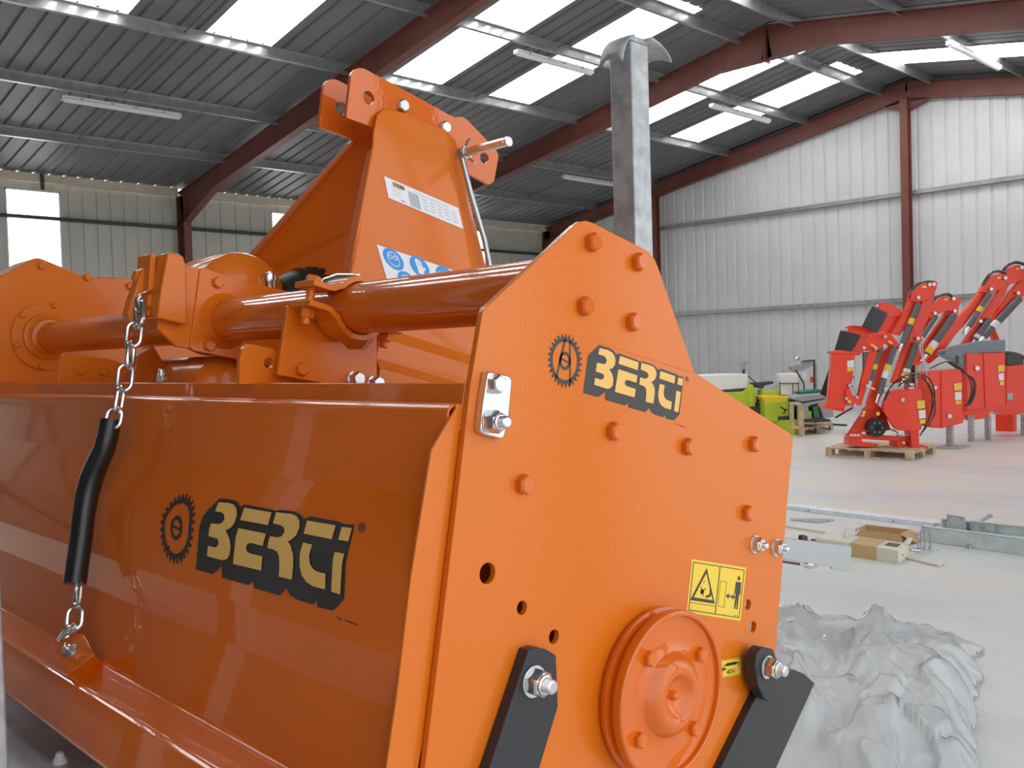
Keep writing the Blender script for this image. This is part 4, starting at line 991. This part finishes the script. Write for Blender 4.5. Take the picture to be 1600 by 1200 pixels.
F.pl('sub_frame', RED, [(888, 862), (1040, 870), (1042, 908), (1000, 925), (920, 935), (890, 900)], .3, .0)
for ax_ in (934, 1030):
    a = F.p(ax_, 905, .1 if ax_ > 1000 else -.05); g = G(); g.box((a.x-.04, a.y-.04, 0), (a.x+.04, a.y+.04, a.z)); g.obj('parking_leg', GALV, m3, bevel=.004)
# --- fourth
m4 = thing('arm_mower', 'fourth red arm mower with long raised arm right of the wall column', 'mower', base(1545, 683, 16.5), GRP)
F = Far(m4, 16.5, *Z4)
F.pl('elbow_bracket', RED, [(990, 205), (1015, 160), (1050, 112), (1100, 98), (1170, 110), (1163, 142), (1105, 190), (1050, 208)], .14, -.05)
F.pl('upper_arm', RED, [(990, 200), (1050, 206), (945, 330), (905, 385), (850, 445), (765, 560), (700, 612), (680, 600), (800, 400), (845, 368), (930, 280)], .12)
F.pl('lower_arm', RED, [(1160, 125), (1062, 320), (1060, 352), (960, 492), (885, 508), (1005, 330), (1100, 190)], .12, -.02)
F.hose([(1000, 165), (1040, 105), (1085, 86), (1135, 98)], 16, -.02)
cyl_set(F, (900, 435), (1040, 215), 30, -.07, .6); cyl_set(F, (940, 500), (1040, 360), 36, -.08, None, .3)
for a, b in ((1132, 125), (1052, 188), (905, 435), (992, 370)): F.bolt(a, b, 20, -.1)
F.stick('arrow_sticker', STICK_Y, [(1082, 120), (1106, 118), (1106, 128), (1084, 130)], -.06)
F.pl('tank', RED, [(1060, 880), (1135, 840), (1135, 625), (1240, 615), (1290, 615), (1290, 890), (1130, 906)], .4, .0, 0, .012)
F.hose([(1135, 550), (1200, 560), (1260, 590)], 22, .1); F.pl('valve_block', DARK, [(1135, 560), (1190, 555), (1235, 580), (1235, 620), (1140, 620)], .2, .05)
F.stick('tank_sticker', GREYP, [(1140, 780), (1172, 778), (1172, 815), (1142, 818)], -.01)
a = F.p(1234, 900, .1); g = G(); g.box((a.x-.04, a.y-.04, 0), (a.x+.04, a.y+.04, a.z)); g.obj('parking_leg', GALV, m4, bevel=.004)
# --- fifth
m5 = thing('arm_mower', 'rearmost red arm mower at the right edge, arm raised highest', 'mower', base(1592, 680, 17.2), GRP)
F = Far(m5, 17.2, *Z4)
F.pl('elbow_bracket', RED, [(1120, 110), (1150, 70), (1190, 50), (1280, 60), (1275, 110), (1190, 152), (1150, 165)], .14, -.05)
F.pl('lower_arm', RED, [(1290, 90), (1270, 190), (1215, 245), (1205, 232), (1120, 360), (1060, 420), (1045, 385), (1165, 200), (1230, 120)], .12, -.02)
F.pl('upper_arm', RED, [(1100, 190), (1160, 150), (1060, 350), (1000, 440), (985, 420)], .1, .05)
F.hose([(1110, 100), (1140, 55), (1190, 36), (1250, 50)], 18, -.02)
cyl_set(F, (970, 500), (1210, 240), 42, -.08, None, .42)
for a, b in ((1205, 210), (1225, 65)): F.bolt(a, b, 20, -.1)
F.stick('arrow_sticker', STICK_Y, [(1190, 68), (1215, 66), (1215, 76), (1192, 78)], -.06)
a = F.p(1130, 620, .25); g = G(); g.box((a.x-.15, a.y-.1, 0), (a.x+.15, a.y+.1, a.z)); g.prism([a+V((-.1, 0, 0)), a+V((.1, 0, 0)), F.p(1065, 400, .2), F.p(1040, 390, .2)], FH*.1); g.obj('turret', RED, m5, bevel=.006)

# ============================================================ green machines by the end wall
ZG = (1060, 520, 5.926)
ga = thing('seed_drill', 'lime green implement with a long white hopper at the end wall', 'implement', base(1150, 670, 18.9))
F = Far(ga, 18.6, *ZG)
F.pl('hopper', WHITE, [(160, 392), (430, 382), (645, 380), (645, 512), (400, 535), (160, 530)], .6, .1, 0, .02); F.pl('hopper_tray', DARK, [(300, 532), (650, 512), (655, 545), (400, 560), (300, 560)], .6, .1)
F.pl('frame', LIME, [(300, 560), (600, 545), (690, 478), (722, 560), (725, 640), (700, 690), (650, 680), (560, 640), (300, 640)], .5, 0, 0, .01)
F.pl('frame_plate', LIME, [(640, 600), (690, 520), (712, 680), (640, 690)], .05, -.05)
g = G(); c = F.p(735, 725, .0); g.lathe(c, FH, [(.14, 0), (.2, .01), (.22, .05), (.22, .2), (.18, .22)], 28); g.obj('wheel', RUBBER, ga)
g = G(); c = F.p(430, 760, .0); g.lathe(c, FH, [(.14, 0), (.2, .01), (.22, .05), (.22, .2), (.18, .22)], 28); g.obj('wheel', RUBBER, ga)
F.pl('fender', DARK, [(640, 690), (700, 680), (760, 700), (800, 760), (790, 790), (760, 770), (720, 730), (640, 730)], .3, -.05)
F.pl('seat', DARK, [(690, 465), (760, 460), (880, 448), (880, 470), (800, 490), (780, 520), (720, 505)], .3, .1); F.bar('lever', DARK, (645, 400), (760, 500), 10, 0); F.bar('mast_pole', DARK, (602, 378), (610, 280), 26, .2)
F.pl('fan_box', MGREY, [(560, 285), (600, 262), (650, 262), (652, 285), (622, 300), (622, 340), (595, 340)], .15, .1)
a = F.p(560, 640); g = G(); g.box((a.x-.6, a.y, 0), (a.x-.52, a.y+.08, a.z)); g.box((a.x+.1, a.y, 0), (a.x+.18, a.y+.08, a.z)); g.obj('stand', LIME, ga)
gb = thing('lime_mower', 'lime green and yellow mower left of the upright pallet frame', 'implement', base(1215, 668, 18.3))
F = Far(gb, 18.2, *ZG)
F.pl('body', LIME, [(800, 640), (1022, 628), (1025, 770), (925, 800), (920, 822), (805, 832)], .6, 0, 0, .012); F.pl('yellow_cover', YELL, [(765, 585), (1020, 590), (1028, 628), (800, 642)], .6, .05, 0, .012)
F.pl('back_cover', LIME, [(780, 532), (940, 535), (945, 588), (775, 585)], .4, .35, 0, .012); F.pl('dark_opening', DARK, [(925, 775), (1022, 768), (1030, 810), (925, 822)], .5, -.02)
F.hose([(945, 685), (975, 705), (1010, 715)], 12, -.1); F.hose([(975, 755), (985, 725), (1020, 705)], 12, -.1)
a = F.p(860, 830, .1); g = G(); g.box((a.x-.1, a.y, 0), (a.x+.5, a.y+.3, max(a.z, .2)+.05)); g.obj('skid', LIME, gb)
gt = thing('water_tank', 'small white plastic tank in a black wire cage', 'tank', base(1232, 660, 18.6))
F = Far(gt, 18.5, *ZG)
F.pl('tank', WHITE, [(945, 400), (950, 385), (965, 376), (1095, 376), (1110, 388), (1112, 560), (1075, 590), (945, 575)], .35, 0, 0, .03)
F.bar('cage_bar', DARK, (938, 470), (1114, 470), 9, -.02); F.bar('cage_bar', DARK, (1060, 470), (1062, 590), 8, -.02); F.bar('cage_bar', DARK, (1112, 460), (1114, 580), 8, -.02); F.bar('cage_bar', DARK, (938, 460), (940, 578), 8, -.02)
a = F.p(1030, 580, .15); g = G(); g.box((a.x-.2, a.y-.1, 0), (a.x+.2, a.y+.1, a.z)); g.obj('pedestal', DGREEN, gt)
gs = thing('control_stand', 'thin dark stand with grey control boxes above the white tank', 'stand', base(1272, 655, 18.9))
F = Far(gs, 18.8, *ZG)
a0 = F.p(1256, 250); g = G(); g.cyl((a0.x, a0.y, 0), a0, .022, n=8); g.obj('pole', DARK, gs); a1 = F.p(1276, 290); g = G(); g.cyl((a1.x, a1.y, 0), a1, .012, n=8); g.obj('pole', MGREY, gs)
F.pl('control_box', MGREY, [(1045, 310), (1075, 300), (1180, 285), (1250, 285), (1245, 305), (1160, 345), (1090, 365), (1048, 350)], .2, 0); F.bar('top_bar', DARK, (1150, 262), (1262, 252), 12)
F.bar('hose_reel', ZINC, (1090, 250), (1110, 225), 40, 0, 14); F.pl('white_panel', WHITE, [(1135, 375), (1185, 365), (1196, 440), (1160, 455)], .05, -.05); F.pl('red_tag', RED, [(1225, 405), (1250, 405), (1252, 460), (1228, 460)], .05, -.05)
F.bar('arm', DARK, (1085, 340), (1160, 470), 14, -.08); F.bar('arm', DARK, (1160, 470), (1166, 535), 12, -.08); F.pl('panel', MGREY, [(1200, 250), (1240, 245), (1240, 290), (1150, 300), (1140, 260)], .1, .03)
gg_ = thing('grass_implement', 'grey and dark green implement on the rear wooden pallet', 'implement', base(1285, 662, 18.0))
F = Far(gg_, 17.9, *ZG)
F.pl('green_rail', DGREEN, [(1120, 548), (1322, 525), (1325, 552), (1145, 578)], .5, .3); F.pl('grey_deck', MGREY, [(1060, 605), (1120, 580), (1395, 560), (1395, 600), (1150, 640), (1070, 620)], .7, 0, 0, .012)
F.pl('side_panel', MGREY, [(1150, 655), (1380, 610), (1425, 640), (1440, 780), (1345, 790), (1300, 650), (1200, 670), (1190, 800), (1165, 805)], .3, .0); F.pl('green_guard', DGREEN, [(1245, 690), (1285, 668), (1312, 770), (1260, 790)], .3, .02)
F.pl('lime_part', LIME, [(1185, 745), (1205, 720), (1235, 730), (1235, 800), (1190, 800)], .2, .05); F.pl('green_corner', DGREEN, [(1020, 630), (1060, 625), (1060, 700), (1035, 760), (1022, 740)], .3, .3)
F.pl('runner', DARK, [(1180, 800), (1400, 800), (1420, 825), (1180, 830)], .6, -.05)
gf = thing('wooden_upright', 'upright rectangle of pale boards standing at the rear pallet', 'boards', base(1247, 680, 17.55))
F = Far(gf, 17.5, *ZG)
F.pl('board', WOOD, [(1038, 650), (1072, 652), (1070, 895), (1042, 890)], .08); F.pl('board', WOOD, [(1110, 655), (1142, 655), (1165, 700), (1165, 948), (1120, 945)], .1); F.pl('board', WOOD, [(1036, 645), (1100, 640), (1145, 652), (1145, 676), (1036, 668)], .08, -.03); F.pl('board', WOOD, [(1040, 850), (1120, 870), (1120, 900), (1040, 880)], .08, -.02)
gl = thing('pipe', 'thin grey pipe lying on the floor by the rear pallet', 'pipe', fl(1312, 664)); g = G(); a, b = fl(1300, 663, .02), fl(1323, 664.5, .02); g.cyl(a, b, .02, n=8); g.obj('tube', DARK, gl)

# ============================================================ steel and boxes lying on the floor
def Fz(a, b): return (1200+a/4, 730+b/4)
def beam(name, label, a, b, wdt, h, m, back=None, t=.004, shape='C', grp=None, cat='beam'):
    # front bottom edge from a to b on the floor, wdt deep away from camera
    d = (b-a); d.z = 0; n = V((-d.y, d.x, 0)).normalized()
    if n.dot(FH) < 0: n = -n
    tt = thing(name, label, cat, (a+b)/2, grp)
    g = G(); z = V((0, 0, 1))
    if shape == 'C':   # web in front, flanges pointing back
        g.prism([a, a+z*h, a+z*h+n*t, a+n*t], d); g.prism([a+z*(h-t), a+z*h, a+z*h+n*wdt, a+z*(h-t)+n*wdt], d); g.prism([a, a+z*t, a+z*t+n*wdt, a+n*wdt], d)
    elif shape == 'U':  # open side to the camera, web behind
        g.prism([a+n*wdt, a+n*wdt+z*h, a+n*(wdt-t)+z*h, a+n*(wdt-t)], d); g.prism([a, a+z*t, a+z*t+n*wdt, a+n*wdt], d); g.prism([a+z*(h-t)+n*wdt*.6, a+z*h+n*wdt*.6, a+z*h+n*wdt, a+z*(h-t)+n*wdt], d)
    else: g.prism([a, a+z*h, a+z*h+n*wdt, a+n*wdt], d)
    g.obj('profile', m, tt, smooth=0)
    return tt, a, d, n
BLUEZ = mat('bright_galvanised_profile', (.86, .92, .96), .4, .0, vary=.15, vscale=15)
TEAL = mat('galvanised_channel', (.70, .76, .76), .45, .2, vary=.2, vscale=8)
a, b = fl(*Fz(-60, 243)), fl(*Fz(1030, 376))
t, a, d, n = beam('steel_channel', 'long bright galvanised channel lying open side down behind the cardboard box', a, b, .20, .034, BLUEZ, grp='galvanised sections on the floor')
for f in (.32, .80):
    g = G(); p = a+d*f-n*.004+V((0, 0, .014)); g.cyl(p, p+n*.006, .006, n=8); g.obj('bolt_hole', DARK, t)
a, b = fl(*Fz(1060, 388)), fl(*Fz(1700, 452))
beam('steel_channel', 'rear galvanised channel with clip plates at the right edge of the floor', a, b, .10, .085, TEAL, shape='U', grp='galvanised sections on the floor')
a, b = fl(*Fz(960, 462)), fl(*Fz(1740, 572))
t3, a, d, n = beam('steel_channel', 'nearest galvanised channel, front right, standing on its flange', a, b, .06, .125, TEAL, grp='galvanised sections on the floor')
g = G()
for f in (.40, .42): p = a+d*f-n*.02; g.cyl(p, p+V((0, 0, .03)), .012, n=6)
g.obj('clip_nut', ZINC, t3, kind='stuff')
a, b = fl(*Fz(60, 372)), fl(*Fz(560, 448)); beam('steel_angle', 'thin cream painted angle left of the cardboard box', a, b, .03, .02, PALE, shape='B', grp=None, cat='angle')
def plateobj(name, label, pts, z0, h, m, cat='plate'):
    P = [fl(*Fz(*q), z0) for q in pts]; c = sum(P, V())/len(P); t = thing(name, label, cat, (c.x, c.y, z0)); g = G(); g.prism(P, (0, 0, h)); g.obj('sheet', m, t, smooth=0); return t
# clip plates by the rear channel
cp_ = thing('clip_plate', 'upright galvanised clip plate on the rear channel', 'plate', fl(*Fz(1180, 400)))
g = G(); p = fl(*Fz(1118, 392)); q = fl(*Fz(1232, 402)); g.prism([p, q, q+V((0, 0, .125)), p+V((0, 0, .14))], FH*.004); g.prism([q, q+FH*.1, q+FH*.1+V((0, 0, .1)), q+V((0, 0, .1))], RH*.005); g.obj('sheet', GALV, cp_, smooth=0)
cp2 = thing('clip_plate', 'tilted galvanised clip plate leaning against the rear channel', 'plate', fl(*Fz(1340, 415)))
g = G(); p = fl(*Fz(1235, 404)); g.prism([atd(*Fz(1248, 352), 8.7), atd(*Fz(1392, 290), 8.75), atd(*Fz(1412, 312), 8.7), atd(*Fz(1282, 368), 8.6)], FH*.006); g.obj('leaning_sheet', GALV, cp2, smooth=0); g = G()
a = fl(*Fz(1262, 400)); b = fl(*Fz(1420, 418)); g.prism([a, b, b+V((0, 0, .09)), a+V((0, 0, .09))], FH*.005); g.obj('sheet', GALV, cp2, smooth=0)
g = G(); g.cyl(atd(*Fz(1464, 382), 8.55), atd(*Fz(1464, 382), 8.56), .014, n=12); g.obj('bolt_hole', DARK, cp2)
# anchor plate with studs
ap = thing('anchor_plate', 'galvanised base plate with four upright threaded studs', 'plate', fl(*Fz(1000, 525)))
P = [fl(*Fz(*q)) for q in ((915, 540), (1010, 552), (1088, 508), (985, 498))]; g = G(); g.prism(P, (0, 0, .008)); g.obj('base_plate', TEAL, ap)
for (x, y) in ((938, 532), (958, 520), (980, 514), (1015, 512)):
    p = fl(*Fz(x, y), .008); g = G(); g.cyl(p, p+V((0, 0, .165)), .0065, n=8); g.cyl(p, p+V((0, 0, .03)), .014, n=6); g.cyl(p+V((0, 0, .12)), p+V((0, 0, .135)), .014, n=6); g.obj('threaded_stud', ZINC, ap)
# cardboard box, open
cb = thing('cardboard_box', 'open shallow brown cardboard box on the floor', 'box', fl(*Fz(720, 460)))
A, B, C2 = fl(*Fz(548, 448)), fl(*Fz(826, 484)), fl(*Fz(888, 452)); D = A+(C2-B); hh = V((0, 0, .085)); tk = .006
for (p, q) in ((A, B), (B, C2), (C2, D), (D, A)):
    nn = V((-(q-p).y, (q-p).x, 0)).normalized()*tk; g = G(); g.prism([p, q, q+hh, p+hh], nn); g.obj('side', CARD, cb, smooth=0)
g = G(); g.prism([A, B, C2, D], (0, 0, .004)); g.obj('bottom', CARD, cb)
g = G(); p1, p2 = B+hh, C2+hh; o_ = RH*.13-V((0, 0, .075)); g.prism([p1, p2, p2+o_, p1+o_], FH*.002+V((0, 0, .004))); g.obj('flap', CARD, cb, smooth=0)
# taped bundle
tbn = thing('taped_bundle', 'cream steel box section bound with brown tape beside the cardboard box', 'bundle', fl(*Fz(600, 560)))
A, B, C3 = fl(*Fz(300, 520)), fl(*Fz(816, 606)), fl(*Fz(880, 562)); vv = C3-B; dd_ = B-A; hz = V((0, 0, .105))
def seg(f0, f1, nm, m, gr=0.):
    g = G(); a = A+dd_*f0-vv.normalized()*gr; e = dd_*(f1-f0); g.prism([a, a+hz*(1+gr*8), a+hz*(1+gr*8)+vv*(1+gr*2), a+vv*(1+gr*2)], e); g.obj(nm, m, tbn, bevel=.003)
seg(0, 1, 'box_section', PALE); seg(.43, .75, 'tape_band', TAPE, .003)
g = G(); a = A+dd_*.80+hz*1.005+vv*.35; g.prism([a, a+dd_*.14, a+dd_*.14+vv*.4, a+vv*.4], (0, 0, .003)); g.obj('slot', DARK, tbn)
g = G(); a = B-dd_*.03+V((0, 0, .05)); g.cyl(a+vv*.3+RH*.02, a+vv*.3+RH*.03, .007, n=8); g.obj('bolt_hole', DARK, tbn)
# plastic spacers, bolts on top
wp = thing('plastic_spacer', 'small white plastic spacer lying on the taped bundle left end', 'spacer', fl(*Fz(425, 440))+V((0, 0, .105)))
p = A+dd_*.28+hz+vv*.5; g = G(); g.prism([p, p+V((0, 0, .07))+RH*.02, p+V((0, 0, .075))+RH*.05, p+RH*.06+V((0, 0, .015)), p+RH*.05], FH*.03); g.obj('spacer', PALE, wp, bevel=.003); g = G(); g.cyl(p+RH*.09+V((0, 0, .01)), p+RH*.13+V((0, 0, .06)), .008, n=8); g.obj('bolt', ZINC, wp)
wp = thing('plastic_spacer', 'small cream plastic spacer at the right end of the taped bundle', 'spacer', fl(*Fz(850, 490))+V((0, 0, .105)))
p = A+dd_*.97+hz+vv*.8; g = G(); g.prism([p, p+V((0, 0, .05))+RH*.04, p+V((0, 0, .045))+RH*.07, p+RH*.05], FH*.03); g.obj('spacer', PALE, wp, bevel=.003); g = G(); g.cyl(p+RH*.05-V((0, 0, .04)), p+RH*.12-V((0, 0, .05)), .014, n=8); g.obj('bolt', ZINC, wp)
st = thing('flat_stick', 'pale flat stick with rounded end on the floor', 'stick', fl(*Fz(980, 590)))
g = G(); P = [fl(*Fz(*q), .004) for q in ((850, 562), (870, 572), (1020, 610), (1065, 620), (1090, 612), (1095, 602), (1075, 596), (1030, 595), (880, 558))]; g.prism(P, (0, 0, .012)); g.obj('stick', PALE, st)
sr = thing('steel_strap', 'thin perforated galvanised strap behind the cream angle', 'strap', fl(*Fz(290, 335)))
g = G(); P = [fl(*Fz(*q), .002) for q in ((140, 322), (410, 326), (412, 336), (320, 350), (140, 332))]; g.prism(P, (0, 0, .006)); g.obj('strap', ZINC, sr, smooth=0)
for x in (175, 265, 375):
    g = G(); p = fl(*Fz(x, 338), .008); g.cyl(p, p+V((0, 0, .012)), .012, n=6); g.obj('nut', ZINC, sr)
bt = thing('dark_bolt', 'dark capped bolt by the end of the bright bracket', 'bolt', fl(*Fz(300, 470))); g = G(); p = fl(*Fz(272, 462), .02); q = fl(*Fz(325, 468), .02); g.cyl(p, q, .02, n=10); g.obj('head', DARK, bt); g = G(); g.cyl(q, q+(q-p)*.6, .014, n=10); g.obj('shank', WHITE, bt)

# ============================================================ crumpled plastic film
def film(seed, scale_h, off, lift):
    cen = V((-2.15, 4.0, 0)); nx_, ny_ = 170, 130; vs = []; fs = []; ee = []
    env = [(-1.15, 0), (-.8, .42), (-.3, .52), (-.14, .58), (-.04, .47), (.10, .44), (.22, .50), (.28, .50), (.33, .42), (.45, .36), (.57, .26), (.64, .13), (.67, 0)]
    def E_(r):
        if r <= env[0][0] or r >= env[-1][0]: return 0
        for (a, b), (c, d) in zip(env, env[1:]):
            if a <= r <= c: return b+(d-b)*(r-a)/(c-a)
    for j in range(ny_+1):
        for i in range(nx_+1):
            r = -1.15+1.95*i/nx_; q = -1.25+2.1*j/ny_
            p = V((r*1.6+seed, q*1.6, seed*3.1))
            n1 = noise.noise(p*1.3); n2 = noise.noise(p*3.1+V((7, 3, 1))); n3 = noise.noise(p*7+V((1, 9, 4)))
            ridge = (1-abs(n1)*2.2)*.55+(1-abs(n2)*2.2)*.30+(1-abs(n3)*2.)*.12
            e = E_(r+.05*n2+.03*n3)*max(0, math.cos(q/(.84 if q > 0 else 1.5)*math.pi/2))**.55
            dv, pv = noise.voronoi(V((r*3.4+seed+.25*n2, q*2.6+.25*n1, seed)), distance_metric='DISTANCE')
            c0 = pv[0]; rx = math.sin(c0.x*37+c0.y*91); ry = math.sin(c0.x*53-c0.y*71); cr = (dv[1]-dv[0])
            d5, p5 = noise.voronoi(V((r*8+seed, q*6+3*n1, seed+4)), distance_metric='DISTANCE')
            z = e*(.66+.20*ridge-.18*min(cr, .5)+.12*rx*(r*3.4+seed-c0.x)+.12*ry*(q*2.6-c0.y))*scale_h+(.020*(d5[1]-d5[0])-.006)*(1 if e > .02 else 0)
            sx = .06*noise.noise(p*2.3+V((20, 0, 0))); sy = .06*noise.noise(p*2.3+V((0, 20, 0)))
            z = max(z, 0)+lift+.012*abs(n3)
            ee.append(e); gp = (cen+RH*(r+sx+off))*(1+(q+sy)/4.32); vs.append(gp+V((0, 0, z)))
    for j in range(ny_):
        for i in range(nx_):
            a = j*(nx_+1)+i
            if max(ee[a], ee[a+1], ee[a+nx_+2]) > .015: fs.append((a, a+1, a+nx_+2, a+nx_+1))
    return vs, fs
pf_ = thing('plastic_film', 'heap of crumpled clear plastic film on the floor beside the mulcher', 'plastic film', V((-2.15, 4.0, 0)))
g = G(); g.add(*film(2.3, 1.0, 0, .004)); g.obj('film_sheet', FILM, pf_, smooth=180, fix=False)
